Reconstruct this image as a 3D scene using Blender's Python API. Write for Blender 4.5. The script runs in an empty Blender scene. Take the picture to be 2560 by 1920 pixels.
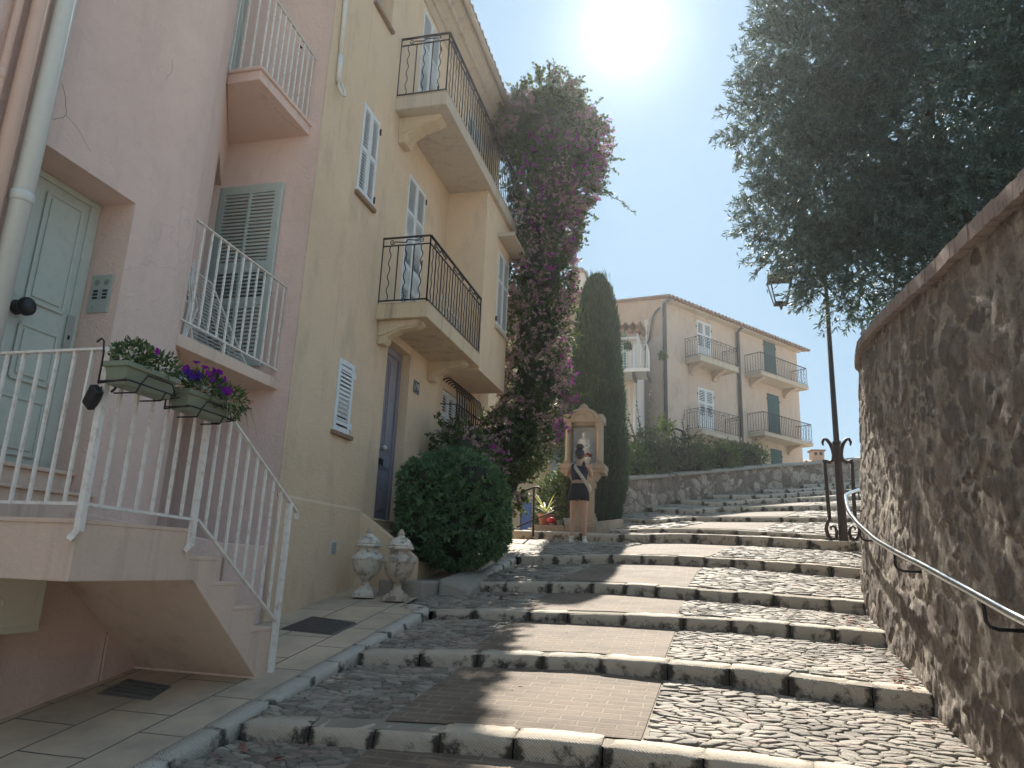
import bpy, bmesh, math, random
import numpy as np
from mathutils import Vector, Matrix
random.seed(7); RNG = np.random.default_rng(11)
sc = bpy.context.scene
COL = sc.collection
PI = math.pi

# ------------------------------------------------------------------ materials
def new_mat(name):
    m = bpy.data.materials.new(name); m.use_nodes = True
    nt = m.node_tree
    for n in list(nt.nodes): nt.nodes.remove(n)
    out = nt.nodes.new('ShaderNodeOutputMaterial')
    b = nt.nodes.new('ShaderNodeBsdfPrincipled')
    nt.links.new(b.outputs[0], out.inputs[0])
    return m, nt, b, out
def N(nt, t, **k):
    n = nt.nodes.new(t)
    for a, v in k.items(): setattr(n, a, v)
    return n
def rgba(c): return (c[0], c[1], c[2], 1)
def pos_coord(nt, scale=(1,1,1)):
    g = N(nt, 'ShaderNodeNewGeometry'); mp = N(nt, 'ShaderNodeMapping')
    mp.inputs['Scale'].default_value = scale
    nt.links.new(g.outputs['Position'], mp.inputs['Vector'])
    return mp.outputs[0]
def noise(nt, vec, scale, detail=4, rough=.55, dist=0):
    n = N(nt, 'ShaderNodeTexNoise'); n.inputs['Scale'].default_value = scale
    n.inputs['Detail'].default_value = detail; n.inputs['Roughness'].default_value = rough
    n.inputs['Distortion'].default_value = dist
    nt.links.new(vec, n.inputs['Vector']); return n.outputs['Fac']
def ramp(nt, fac, stops):
    r = N(nt, 'ShaderNodeValToRGB')
    el = r.color_ramp.elements
    while len(el) < len(stops): el.new(.5)
    for e, (p, c) in zip(el, stops): e.position = p; e.color = rgba(c) if not isinstance(c, (int, float)) else (c, c, c, 1)
    nt.links.new(fac, r.inputs['Fac']); return r.outputs['Color']
def mixc(nt, fac, a, b, blend='MIX'):
    m = N(nt, 'ShaderNodeMix', data_type='RGBA', blend_type=blend)
    for s, v in ((0, fac), (6, a), (7, b)):
        if isinstance(v, (int, float)): m.inputs[s].default_value = v
        elif isinstance(v, tuple): m.inputs[s].default_value = rgba(v)
        else: nt.links.new(v, m.inputs[s])
    return m.outputs[2]
def bump(nt, h, dist, strength=1.0, normal=None):
    b = N(nt, 'ShaderNodeBump'); b.inputs['Distance'].default_value = dist; b.inputs['Strength'].default_value = strength
    nt.links.new(h, b.inputs['Height'])
    if normal is not None: nt.links.new(normal, b.inputs['Normal'])
    return b.outputs[0]
def math_(nt, op, a, b=0.0):
    m = N(nt, 'ShaderNodeMath', operation=op)
    for i, v in enumerate((a, b)):
        if isinstance(v, (int, float)): m.inputs[i].default_value = v
        else: nt.links.new(v, m.inputs[i])
    return m.outputs[0]

def plaster(name, c1, c2, stain, stain_amt=.35, bumpd=.004, fine=55, crack=0.0, streak=False):
    m, nt, b, o = new_mat(name)
    p = pos_coord(nt); ps = pos_coord(nt, (2.6, 2.6, 1.0) if not streak else (5, 5, .55))
    big = noise(nt, p, .9, 6, .65); mid = noise(nt, p, 4, 6, .68, .6)
    col = mixc(nt, ramp(nt, big, [(.35, 0.), (.65, 1.)]), c1, c2)
    col = mixc(nt, math_(nt, 'MULTIPLY', ramp(nt, mid, [(.4, 0.), (.75, 1.)]), .35), col, tuple(min(1, x*1.12) for x in c1))
    st = noise(nt, ps, 1.3, 6, .65)
    col = mixc(nt, math_(nt, 'MULTIPLY', ramp(nt, st, [(.52, 0.), (.78, 1.)]), stain_amt), col, stain)
    # old repairs: crisp-edged patches a shade off the rest; and sparse run-off streaks
    pt = noise(nt, p, .62, 3, .45, .5)
    col = mixc(nt, math_(nt, 'MULTIPLY', ramp(nt, pt, [(.575, 0.), (.585, 1.)]), .45), col, tuple(min(1, x*1.10) for x in c2))
    rs = noise(nt, pos_coord(nt, (9, 9, .32)), 1.0, 5, .6)
    col = mixc(nt, math_(nt, 'MULTIPLY', ramp(nt, rs, [(.60, 0.), (.74, 1.)]), stain_amt*.6), col, stain)
    if crack:
        v = N(nt, 'ShaderNodeTexVoronoi', feature='DISTANCE_TO_EDGE'); v.inputs['Scale'].default_value = .55
        wp = mixc(nt, .18, p, None) if False else None
        nz = N(nt, 'ShaderNodeTexNoise'); nz.inputs['Scale'].default_value = 3.; nt.links.new(p, nz.inputs['Vector'])
        va = N(nt, 'ShaderNodeVectorMath', operation='MULTIPLY_ADD'); va.inputs[1].default_value = (.5, .5, .5)
        nt.links.new(nz.outputs['Color'], va.inputs[0]); nt.links.new(p, va.inputs[2])
        nt.links.new(va.outputs[0], v.inputs['Vector'])
        ck = ramp(nt, v.outputs['Distance'], [(.0, 1.), (.0035, 0.)])
        ck = math_(nt, 'MULTIPLY', ck, ramp(nt, noise(nt, p, .8, 2), [(.56, 0.), (.62, 1.)]))
        col = mixc(nt, math_(nt, 'MULTIPLY', ck, crack), col, stain)
    nt.links.new(col, b.inputs['Base Color']); b.inputs['Roughness'].default_value = .92
    f = noise(nt, p, fine, 4, .65); g = noise(nt, p, 11, 6, .62, 1.6)
    nt.links.new(bump(nt, math_(nt, 'ADD', math_(nt, 'MULTIPLY', f, .5), g), bumpd, .8), b.inputs['Normal'])
    return m
def paint(name, c, rough=.5, wear=None, wear_amt=.3, metallic=0, bumpd=.001, scale=18):
    m, nt, b, o = new_mat(name)
    p = pos_coord(nt)
    n = noise(nt, p, scale, 5, .65)
    w = wear or tuple(x*.6 for x in c)
    col = mixc(nt, math_(nt, 'MULTIPLY', ramp(nt, n, [(.5, 0.), (.72, 1.)]), wear_amt), c, w)
    nt.links.new(col, b.inputs['Base Color']); b.inputs['Roughness'].default_value = rough; b.inputs['Metallic'].default_value = metallic
    nt.links.new(bump(nt, noise(nt, p, scale*4, 3), bumpd, .6), b.inputs['Normal'])
    return m
def island(nt):
    g = N(nt, 'ShaderNodeNewGeometry'); return g.outputs['Random Per Island']
def leafmat(name, stops, trans=.35, rough=.5, tcol=None):
    m, nt, b, o = new_mat(name)
    col = ramp(nt, island(nt), stops)
    nt.links.new(col, b.inputs['Base Color']); b.inputs['Roughness'].default_value = rough
    b.inputs['Specular IOR Level'].default_value = .35
    t = N(nt, 'ShaderNodeBsdfTranslucent')
    tc = mixc(nt, 1.0, col, tcol or (1.35, 1.3, .6), 'MULTIPLY')
    nt.links.new(tc, t.inputs['Color'])
    ms = N(nt, 'ShaderNodeMixShader'); ms.inputs[0].default_value = trans
    nt.links.new(b.outputs[0], ms.inputs[1]); nt.links.new(t.outputs[0], ms.inputs[2]); nt.links.new(ms.outputs[0], o.inputs[0])
    return m
def stone_block(name, c1, c2, dark, rough=.85, ridge=True):
    m, nt, b, o = new_mat(name)
    p = pos_coord(nt)
    col = mixc(nt, island(nt), c1, c2)
    col = mixc(nt, math_(nt, 'MULTIPLY', ramp(nt, noise(nt, p, 9, 6, .7), [(.42, 0.), (.7, 1.)]), .5), col, tuple(x*.72 for x in c1))
    # lichen / grime patches of their own shape on the vertical faces, near the joints
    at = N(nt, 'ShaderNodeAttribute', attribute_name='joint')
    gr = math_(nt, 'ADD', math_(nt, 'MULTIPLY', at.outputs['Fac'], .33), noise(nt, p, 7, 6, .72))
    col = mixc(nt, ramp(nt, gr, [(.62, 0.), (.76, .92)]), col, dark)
    nt.links.new(col, b.inputs['Base Color']); b.inputs['Roughness'].default_value = rough
    h = math_(nt, 'ADD', noise(nt, p, 38, 5, .7), math_(nt, 'MULTIPLY', noise(nt, p, 8, 3), .8))
    if ridge:
        w = N(nt, 'ShaderNodeTexWave', wave_type='BANDS', bands_direction='DIAGONAL'); w.inputs['Scale'].default_value = 34
        w.inputs['Distortion'].default_value = 2.5; w.inputs['Detail'].default_value = 2
        nt.links.new(p, w.inputs['Vector'])
        h = math_(nt, 'ADD', h, math_(nt, 'MULTIPLY', w.outputs['Fac'], .35))
    nt.links.new(bump(nt, h, .013, .9), b.inputs['Normal'])
    return m

def flaky(name, c1, c2, th):
    m, nt, b, o = new_mat(name); p = pos_coord(nt)
    n1 = noise(nt, p, 13, 7, .72, .4); n2 = noise(nt, p, 45, 5, .7)
    fl = math_(nt, 'ADD', n1, math_(nt, 'MULTIPLY', n2, .12)); k = ramp(nt, fl, [(th, 0.), (th+.035, 1.)])
    col = mixc(nt, k, c1, c2); col = mixc(nt, math_(nt, 'MULTIPLY', ramp(nt, noise(nt, p, 26, 6, .75), [(.45, 0.), (.7, 1.)]), .6), col, tuple(x*.55 for x in c1))
    nt.links.new(col, b.inputs['Base Color']); b.inputs['Roughness'].default_value = .9
    nt.links.new(bump(nt, math_(nt, 'ADD', math_(nt, 'MULTIPLY', k, -.8), n2), .008, .9), b.inputs['Normal']); return m
M = {}
M['pink'] = plaster('pink_plaster', (.77,.58,.51), (.72,.54,.47), (.44,.35,.32), .34, .017, 60, .35)
M['pink_deep'] = plaster('deep_pink_plaster', (.66,.475,.41), (.6,.43,.37), (.36,.26,.23), .3, .012, 70)
M['peach'] = plaster('peach_render', (.72,.55,.44), (.68,.53,.44), (.16,.125,.11), .36, .008, 60, 0, True)
M['yellow'] = plaster('ochre_plaster', (.72,.555,.39), (.65,.50,.35), (.42,.335,.245), .55, .018, 45)
M['yellow_trim'] = plaster('ochre_trim', (.62,.5,.34), (.54,.43,.3), (.1,.09,.08), .65, .004, 45, 0, True)
M['pinkish_soffit'] = plaster('soffit_plaster', (.56,.43,.33), (.5,.38,.29), (.3,.22,.17), .3, .003, 50)
M['cornice'] = plaster('cornice_plaster', (.52,.45,.36), (.46,.4,.33), (.2,.17,.14), .6, .004, 50, 0, True)
M['far_plaster'] = plaster('far_plaster', (.56,.455,.375), (.49,.395,.325), (.22,.16,.12), .45, .003, 30)
M['far_plaster_b'] = plaster('far_plaster_orange', (.50,.37,.27), (.44,.325,.24), (.22,.16,.12), .4, .003, 30)
M['white_plaster'] = plaster('white_plaster', (.62,.56,.50), (.55,.5,.45), (.3,.27,.24), .3, .003, 30)
M['ochre_far'] = plaster('ochre_far', (.47,.38,.27), (.41,.33,.235), (.24,.17,.1), .35, .003, 30)
M['stone_trim'] = plaster('limestone', (.38,.315,.245), (.30,.25,.195), (.09,.078,.066), .9, .010, 40)
M['urn'] = flaky('weathered_cement', (.50,.43,.35), (.30,.255,.21), .60)
M['urn_white'] = flaky('flaking_white_cement', (.66,.60,.52), (.36,.315,.265), .62)
M['door_green'] = paint('door_sage_paint', (.56,.60,.53), .45, (.40,.44,.38), .45)
M['shutter_blue'] = paint('shutter_grey_blue', (.52,.595,.555), .55, (.38,.45,.42), .4)
M['white_paint'] = paint('white_paint', (.66,.66,.64), .45, (.42,.40,.37), .35)
M['white_rail'] = paint('white_rail_paint', (.78,.76,.72), .4, (.33,.21,.13), .5, 0, .002, 22)
M['shutter_white'] = paint('shutter_white', (.68,.71,.72), .5, (.45,.46,.46), .45)
M['shutter_green'] = paint('shutter_dark_green', (.014,.07,.07), .55, (.01,.045,.05), .5)
M['shutter_pale_green'] = paint('shutter_pale_green', (.34,.46,.38), .55)
M['door_purple'] = paint('door_grey_violet', (.26,.24,.28), .55, (.16,.14,.17), .6, 0, .002, 8)
M['iron'] = paint('wrought_iron', (.03,.022,.026), .5, (.07,.045,.035), .5, .4)
M['rust_iron'] = paint('rusty_iron', (.035,.025,.024), .55, (.09,.045,.03), .55, .4)
M['steel'] = paint('polished_steel', (.62,.62,.62), .16, (.5,.5,.5), .3, 1.0, .0002)
M['black'] = paint('black_plastic', (.012,.013,.016), .45)
M['pipe_grey'] = paint('pipe_grey_white', (.60,.60,.56), .4, (.46,.45,.42), .3)
M['pipe_pink'] = paint('pipe_pink', (.62,.44,.36), .5, (.5,.35,.29), .3)
M['pipe_dark'] = paint('zinc_pipe', (.10,.115,.13), .45, (.07,.08,.09), .5, .3)
M['box_beige'] = paint('beige_plastic', (.66,.61,.50), .5, (.56,.52,.42), .3)
M['planter_green'] = paint('sage_plastic', (.21,.25,.18), .45, (.16,.19,.14), .3)
M['steel_panel'] = paint('brushed_panel', (.42,.46,.43), .35, (.34,.37,.35), .3, .3)
M['dark_void'] = paint('dark_void', (.012,.014,.017), .75)  # matte black backing: the shade behind the louvres is put into its colour
M['tile'] = paint('terracotta_tile', (.27,.175,.125), .85, (.13,.10,.08), .7, 0, .004, 9)
M['brick_coping'] = None
M['red'] = paint('red_plastic', (.55,.015,.03), .4)
M['terracotta'] = paint('terracotta', (.32,.14,.09), .8)
M['grey_pot'] = paint('grey_pot', (.3,.31,.31), .7)
M['blue_door'] = paint('blue_door', (.07,.14,.36), .5)
M['grey_blue'] = paint('grey_blue_shutter', (.30,.36,.42), .55)
M['bark'] = paint('bark', (.10,.085,.07), .95, (.05,.04,.033), .7, 0, .02, 6)
M['skin'] = paint('skin', (.50,.29,.20), .5, (.45,.25,.17), .3)
M['hair'] = paint('dark_hair', (.012,.008,.008), .45, (.03,.018,.014), .5, 0, .006, 30)
M['navy'] = paint('navy_cloth', (.012,.016,.04), .85, (.02,.024,.05), .4, 0, .003, 30)
M['black_cloth'] = paint('black_cloth', (.012,.011,.018), .9, (.022,.02,.03), .4, 0, .003, 30)
M['bag'] = paint('cream_canvas', (.55,.49,.40), .85, (.45,.4,.33), .4, 0, .003, 30)
M['shoe'] = paint('white_shoe', (.72,.71,.69), .6)
M['drain'] = paint('cast_iron', (.20,.20,.195), .55, (.09,.08,.07), .5, .6, .003, 30)
M['lamp_glass'] = None
M['panel_white'] = paint('white_marble', (.72,.74,.75), .5, (.4,.42,.42), .35)

# leaves
M['olive'] = leafmat('olive_leaf', [(0, (.045,.085,.075)), (.5, (.075,.125,.112)), (.85, (.11,.165,.15)), (1, (.22,.27,.24))], .22, .5, (1.2,1.2,.8))
M['boug_leaf'] = leafmat('bougainvillea_leaf', [(0, (0.036,0.065,0.032)), (.6, (0.072,0.109,0.051)), (1, (0.131,0.174,0.072))], .35)
M['bract_dry'] = leafmat('dry_bract', [(0, (.30,.21,.22)), (.4, (.45,.33,.33)), (.8, (.55,.43,.40)), (1, (.44,.22,.40))], .35, .7, (1.1, 1, .9))
M['bract'] = leafmat('magenta_bract', [(0, (.30,.05,.25)), (.6, (.42,.09,.36)), (1, (.52,.18,.48))], .5, .6, (1.2, .9, 1.2))
M['shrub'] = leafmat('shrub_leaf', [(0, (.055,.12,.07)), (.6, (.10,.20,.105)), (1, (.20,.31,.15))], .25, .36)
M['cypress'] = leafmat('cypress_spray', [(0, (0.023,0.055,0.032)), (.6, (0.041,0.087,0.043)), (1, (0.072,0.131,0.065))], .15, .7)
M['garden'] = leafmat('garden_leaf', [(0, (0.043,0.080,0.029)), (.6, (0.080,0.138,0.043)), (1, (0.160,0.232,0.072))], .4)
M['garden_b'] = leafmat('garden_leaf_grey', [(0, (0.043,0.072,0.041)), (.6, (0.072,0.109,0.061)), (1, (0.131,0.174,0.102))], .35)
M['garden_c'] = leafmat('garden_leaf_lime', [(0, (.10,.16,.03)), (.6, (.16,.24,.05)), (1, (.25,.33,.08))], .5)
M['variegated'] = leafmat('variegated_leaf', [(0, (.035,.075,.03)), (.6, (.07,.13,.055)), (.85, (.20,.25,.14)), (1, (.42,.44,.30))], .3)
M['petunia_leaf'] = leafmat('petunia_leaf', [(0, (.035,.08,.03)), (1, (.09,.16,.05))], .3)
M['petunia'] = leafmat('petunia_petal', [(0, (.16,.01,.30)), (.5, (.28,.012,.36)), (1, (.40,.02,.34))], .4, .6, (1.2, .9, 1.2))
M['blue_petal'] = leafmat('blue_petal', [(0, (.05,.02,.28)), (1, (.10,.04,.42))], .4, .6, (1, 1, 1.2))
M['pale_blade'] = leafmat('pale_blade', [(0, (.20,.24,.12)), (1, (.42,.42,.26))], .35)
M['pink_petal'] = leafmat('pink_petal', [(0, (.5,.2,.24)), (1, (.7,.4,.4))], .4, .6, (1, 1, 1))
M['red_petal'] = leafmat('red_petal', [(0, (.35,.03,.02)), (1, (.5,.08,.05))], .3, .6, (1, 1, 1))
M['dead_leaf'] = leafmat('dead_leaf', [(0, (.16,.07,.05)), (.6, (.28,.12,.09)), (1, (.4,.2,.2))], .2, .8, (1, 1, 1))

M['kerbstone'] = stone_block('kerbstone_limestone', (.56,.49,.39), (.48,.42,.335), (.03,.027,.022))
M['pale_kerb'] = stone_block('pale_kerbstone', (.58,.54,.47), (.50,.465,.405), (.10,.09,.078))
M['rough_block'] = stone_block('worn_stone', (.34,.31,.26), (.3,.27,.23), (.05,.045,.04), ridge=False)
def cobble_mat():
    m, nt, b, o = new_mat('cobble_stone')
    p = pos_coord(nt)
    col = ramp(nt, island(nt), [(0, (.17,.148,.122)), (.3, (.25,.22,.18)), (.65, (.32,.285,.232)), (.9, (.40,.36,.30)), (1, (.33,.24,.20))])
    col = mixc(nt, math_(nt, 'MULTIPLY', ramp(nt, noise(nt, p, 30, 5, .7), [(.4, 0.), (.7, 1.)]), .45), col, (.12,.108,.092))
    col = mixc(nt, 1.0, col, ramp(nt, noise(nt, p, 1.4, 6, .7), [(.36, (.62,.60,.57)), (.52, (1.,1.,1.)), (.68, (1.14,1.1,1.03))]), 'MULTIPLY')
    nt.links.new(col, b.inputs['Base Color']); b.inputs['Roughness'].default_value = .7; b.inputs['Specular IOR Level'].default_value = .3
    nt.links.new(bump(nt, math_(nt, 'ADD', noise(nt, p, 60, 4, .7), noise(nt, p, 18, 3)), .008, .8), b.inputs['Normal'])
    return m
M['cobble'] = cobble_mat()
M['bed'] = plaster('mortar_bed', (.32,.28,.222), (.25,.22,.175), (.075,.066,.055), .5, .014, 70)
M['earth'] = plaster('earth', (.60,.51,.38), (.52,.45,.34), (.08,.07,.05), .4, .02, 20)
def brick_mat():
    m, nt, b, o = new_mat('paving_brick')
    p = pos_coord(nt)
    br = N(nt, 'ShaderNodeTexBrick'); br.offset = .5
    br.inputs['Scale'].default_value = 1; br.inputs['Brick Width'].default_value = .225; br.inputs['Row Height'].default_value = .098
    br.inputs['Mortar Size'].default_value = .010; br.inputs['Mortar Smooth'].default_value = .2; br.inputs['Bias'].default_value = -.1
    br.inputs['Color1'].default_value = (.225,.172,.128,1); br.inputs['Color2'].default_value = (.18,.138,.105,1); br.inputs['Mortar'].default_value = (.30,.25,.185,1)
    nz = N(nt, 'ShaderNodeTexNoise'); nz.inputs['Scale'].default_value = 5; nt.links.new(p, nz.inputs['Vector'])
    va = N(nt, 'ShaderNodeVectorMath', operation='MULTIPLY_ADD'); va.inputs[1].default_value = (.018,.018,0)
    nt.links.new(nz.outputs['Color'], va.inputs[0]); nt.links.new(p, va.inputs[2]); nt.links.new(va.outputs[0], br.inputs['Vector'])
    col = mixc(nt, math_(nt, 'MULTIPLY', ramp(nt, noise(nt, p, 3.5, 6, .7), [(.42, 0.), (.70, 1.)]), .6), br.outputs['Color'], (.20,.165,.13))
    col = mixc(nt, math_(nt, 'MULTIPLY', noise(nt, p, 60, 4, .7), .35), col, (.12,.09,.075))
    col = mixc(nt, 1.0, col, ramp(nt, noise(nt, p, 1.7, 6, .7), [(.36, (.68,.66,.63)), (.55, (1.,1.,1.)), (.7, (1.12,1.1,1.05))]), 'MULTIPLY')
    nt.links.new(col, b.inputs['Base Color']); b.inputs['Roughness'].default_value = .8; b.inputs['Specular IOR Level'].default_value = .25
    h = math_(nt, 'ADD', math_(nt, 'MULTIPLY', br.outputs['Fac'], -1.0), math_(nt, 'MULTIPLY', noise(nt, p, 70, 4, .7), .9))
    nt.links.new(bump(nt, h, .006, .9), b.inputs['Normal'])
    return m
M['brick'] = brick_mat()
def slab_mat():
    m, nt, b, o = new_mat('pavement_slabs')
    p = pos_coord(nt)
    mp = N(nt, 'ShaderNodeMapping'); mp.inputs['Rotation'].default_value = (0, 0, PI/2); nt.links.new(p, mp.inputs['Vector'])
    br = N(nt, 'ShaderNodeTexBrick'); br.offset = .42
    br.inputs['Scale'].default_value = 1; br.inputs['Brick Width'].default_value = .62; br.inputs['Row Height'].default_value = .43
    br.inputs['Mortar Size'].default_value = .007; br.inputs['Mortar Smooth'].default_value = .3
    br.inputs['Color1'].default_value = (.66,.51,.36,1); br.inputs['Color2'].default_value = (.54,.42,.30,1); br.inputs['Mortar'].default_value = (.06,.055,.048,1)
    nz = N(nt, 'ShaderNodeTexNoise'); nz.inputs['Scale'].default_value = 3; nt.links.new(p, nz.inputs['Vector'])
    va = N(nt, 'ShaderNodeVectorMath', operation='MULTIPLY_ADD'); va.inputs[1].default_value = (.02,.02,0)
    nt.links.new(nz.outputs['Color'], va.inputs[0]); nt.links.new(mp.outputs[0], va.inputs[2]); nt.links.new(va.outputs[0], br.inputs['Vector'])
    col = mixc(nt, ramp(nt, noise(nt, p, 1.6, 6, .65), [(.38, 0.), (.7, .75)]), br.outputs['Color'], (.24,.21,.165))
    col = mixc(nt, math_(nt, 'MULTIPLY', noise(nt, p, 80, 3, .7), .3), col, (.36,.33,.28))
    nt.links.new(col, b.inputs['Base Color']); b.inputs['Roughness'].default_value = .8
    h = math_(nt, 'ADD', math_(nt, 'MULTIPLY', br.outputs['Fac'], -1.0), math_(nt, 'MULTIPLY', noise(nt, p, 40, 5, .7), .6))
    nt.links.new(bump(nt, h, .008, .9), b.inputs['Normal'])
    return m
M['slabs'] = slab_mat()
def rubble_mat(name, mortar, s1, s2, s3, dark):
    m, nt, b, o = new_mat(name)
    p = pos_coord(nt); ps = pos_coord(nt, (4, 4, 1.1))
    a = N(nt, 'ShaderNodeAttribute', attribute_name='stone'); t = N(nt, 'ShaderNodeAttribute', attribute_name='tone')
    sc_ = ramp(nt, t.outputs['Fac'], [(0, s1), (.5, s2), (1, s3)])
    sc_ = mixc(nt, math_(nt, 'MULTIPLY', ramp(nt, noise(nt, p, 14, 6, .7), [(.4, 0.), (.7, 1.)]), .55), sc_, dark)
    mo = mixc(nt, ramp(nt, noise(nt, ps, 2.2, 6, .7), [(.35, 0.), (.7, 1.)]), mortar, tuple(x*.55 for x in mortar))
    col = mixc(nt, a.outputs['Fac'], mo, sc_)
    col = mixc(nt, 1.0, col, ramp(nt, noise(nt, p, 19, 7, .78), [(.34, (.52,.50,.48)), (.52, (1.,1.,1.)), (.68, (1.22,1.18,1.12))]), 'MULTIPLY')
    col = mixc(nt, ramp(nt, noise(nt, ps, .9, 7, .7), [(.56, 0.), (.74, .6)]), col, dark)
    nt.links.new(col, b.inputs['Base Color']); b.inputs['Roughness'].default_value = .93
    h = math_(nt, 'ADD', noise(nt, p, 30, 7, .8), math_(nt, 'MULTIPLY', noise(nt, ps, 9, 6, .75), .6))
    nt.links.new(bump(nt, h, .040, 1.0), b.inputs['Normal'])
    return m
M['rubble'] = rubble_mat('rubble_wall', (.76,.67,.56), (.21,.17,.15), (.32,.255,.215), (.50,.42,.345), (.30,.255,.22))
M['rubble_far'] = rubble_mat('rubble_low_wall', (.27,.215,.17), (.22,.17,.13), (.42,.345,.27), (.66,.57,.46), (.09,.07,.058))
M['brick_coping'] = stone_block('brick_coping', (.40,.305,.265), (.34,.26,.225), (.17,.135,.12), ridge=False)
def glass_mat():
    m, nt, b, o = new_mat('clear_glass')
    b.inputs['Base Color'].default_value = (.9,.93,.9,1); b.inputs['Roughness'].default_value = .05
    b.inputs['Transmission Weight'].default_value = 1; b.inputs['IOR'].default_value = 1.2
    t = N(nt, 'ShaderNodeBsdfTransparent'); ms = N(nt, 'ShaderNodeMixShader'); ms.inputs[0].default_value = .4
    nt.links.new(t.outputs[0], ms.inputs[1]); nt.links.new(b.outputs[0], ms.inputs[2]); nt.links.new(ms.outputs[0], o.inputs[0])
    return m
M['glass'] = glass_mat()

# ------------------------------------------------------------------ objects
LOC = {}
def wloc(o):
    v = Vector((0,0,0))
    while o is not None: v += o.location; o = o.parent
    return v
def tag(o, label=None, cat=None, group=None, kind=None):
    if label: o['label'] = label
    if cat: o['category'] = cat
    if group: o['group'] = group
    if kind: o['kind'] = kind
    return o
def thing(name, loc, label, cat, group=None):
    o = bpy.data.objects.new(name, None); o.empty_display_size = .2; o.location = loc; COL.objects.link(o)
    return tag(o, label, cat, group)
def mesh_obj(name, me, mat, parent=None, smooth=False, bevel=0):
    o = bpy.data.objects.new(name, me); COL.objects.link(o)
    me.materials.append(mat if not isinstance(mat, str) else M[mat])
    if parent is not None:
        w = wloc(parent); o.parent = parent
        me.transform(Matrix.Translation(-w))
    if smooth: me.polygons.foreach_set('use_smooth', [True]*len(me.polygons))
    if bevel:
        b = o.modifiers.new('bevel', 'BEVEL'); b.width = bevel; b.segments = 2; b.limit_method = 'ANGLE'; b.angle_limit = .9
    return o

class Fr:
    def __init__(s, o, u, n=None):
        s.o = Vector(o); s.u = Vector(u).normalized(); s.z = Vector((0,0,1)); s.n = s.u.cross(s.z)
    def __call__(s, u, z, d=0.): return s.o + s.u*u + s.z*z + s.n*d
WORLD = Fr((0,0,0), (1,0,0))      # u = x, n = -y

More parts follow.
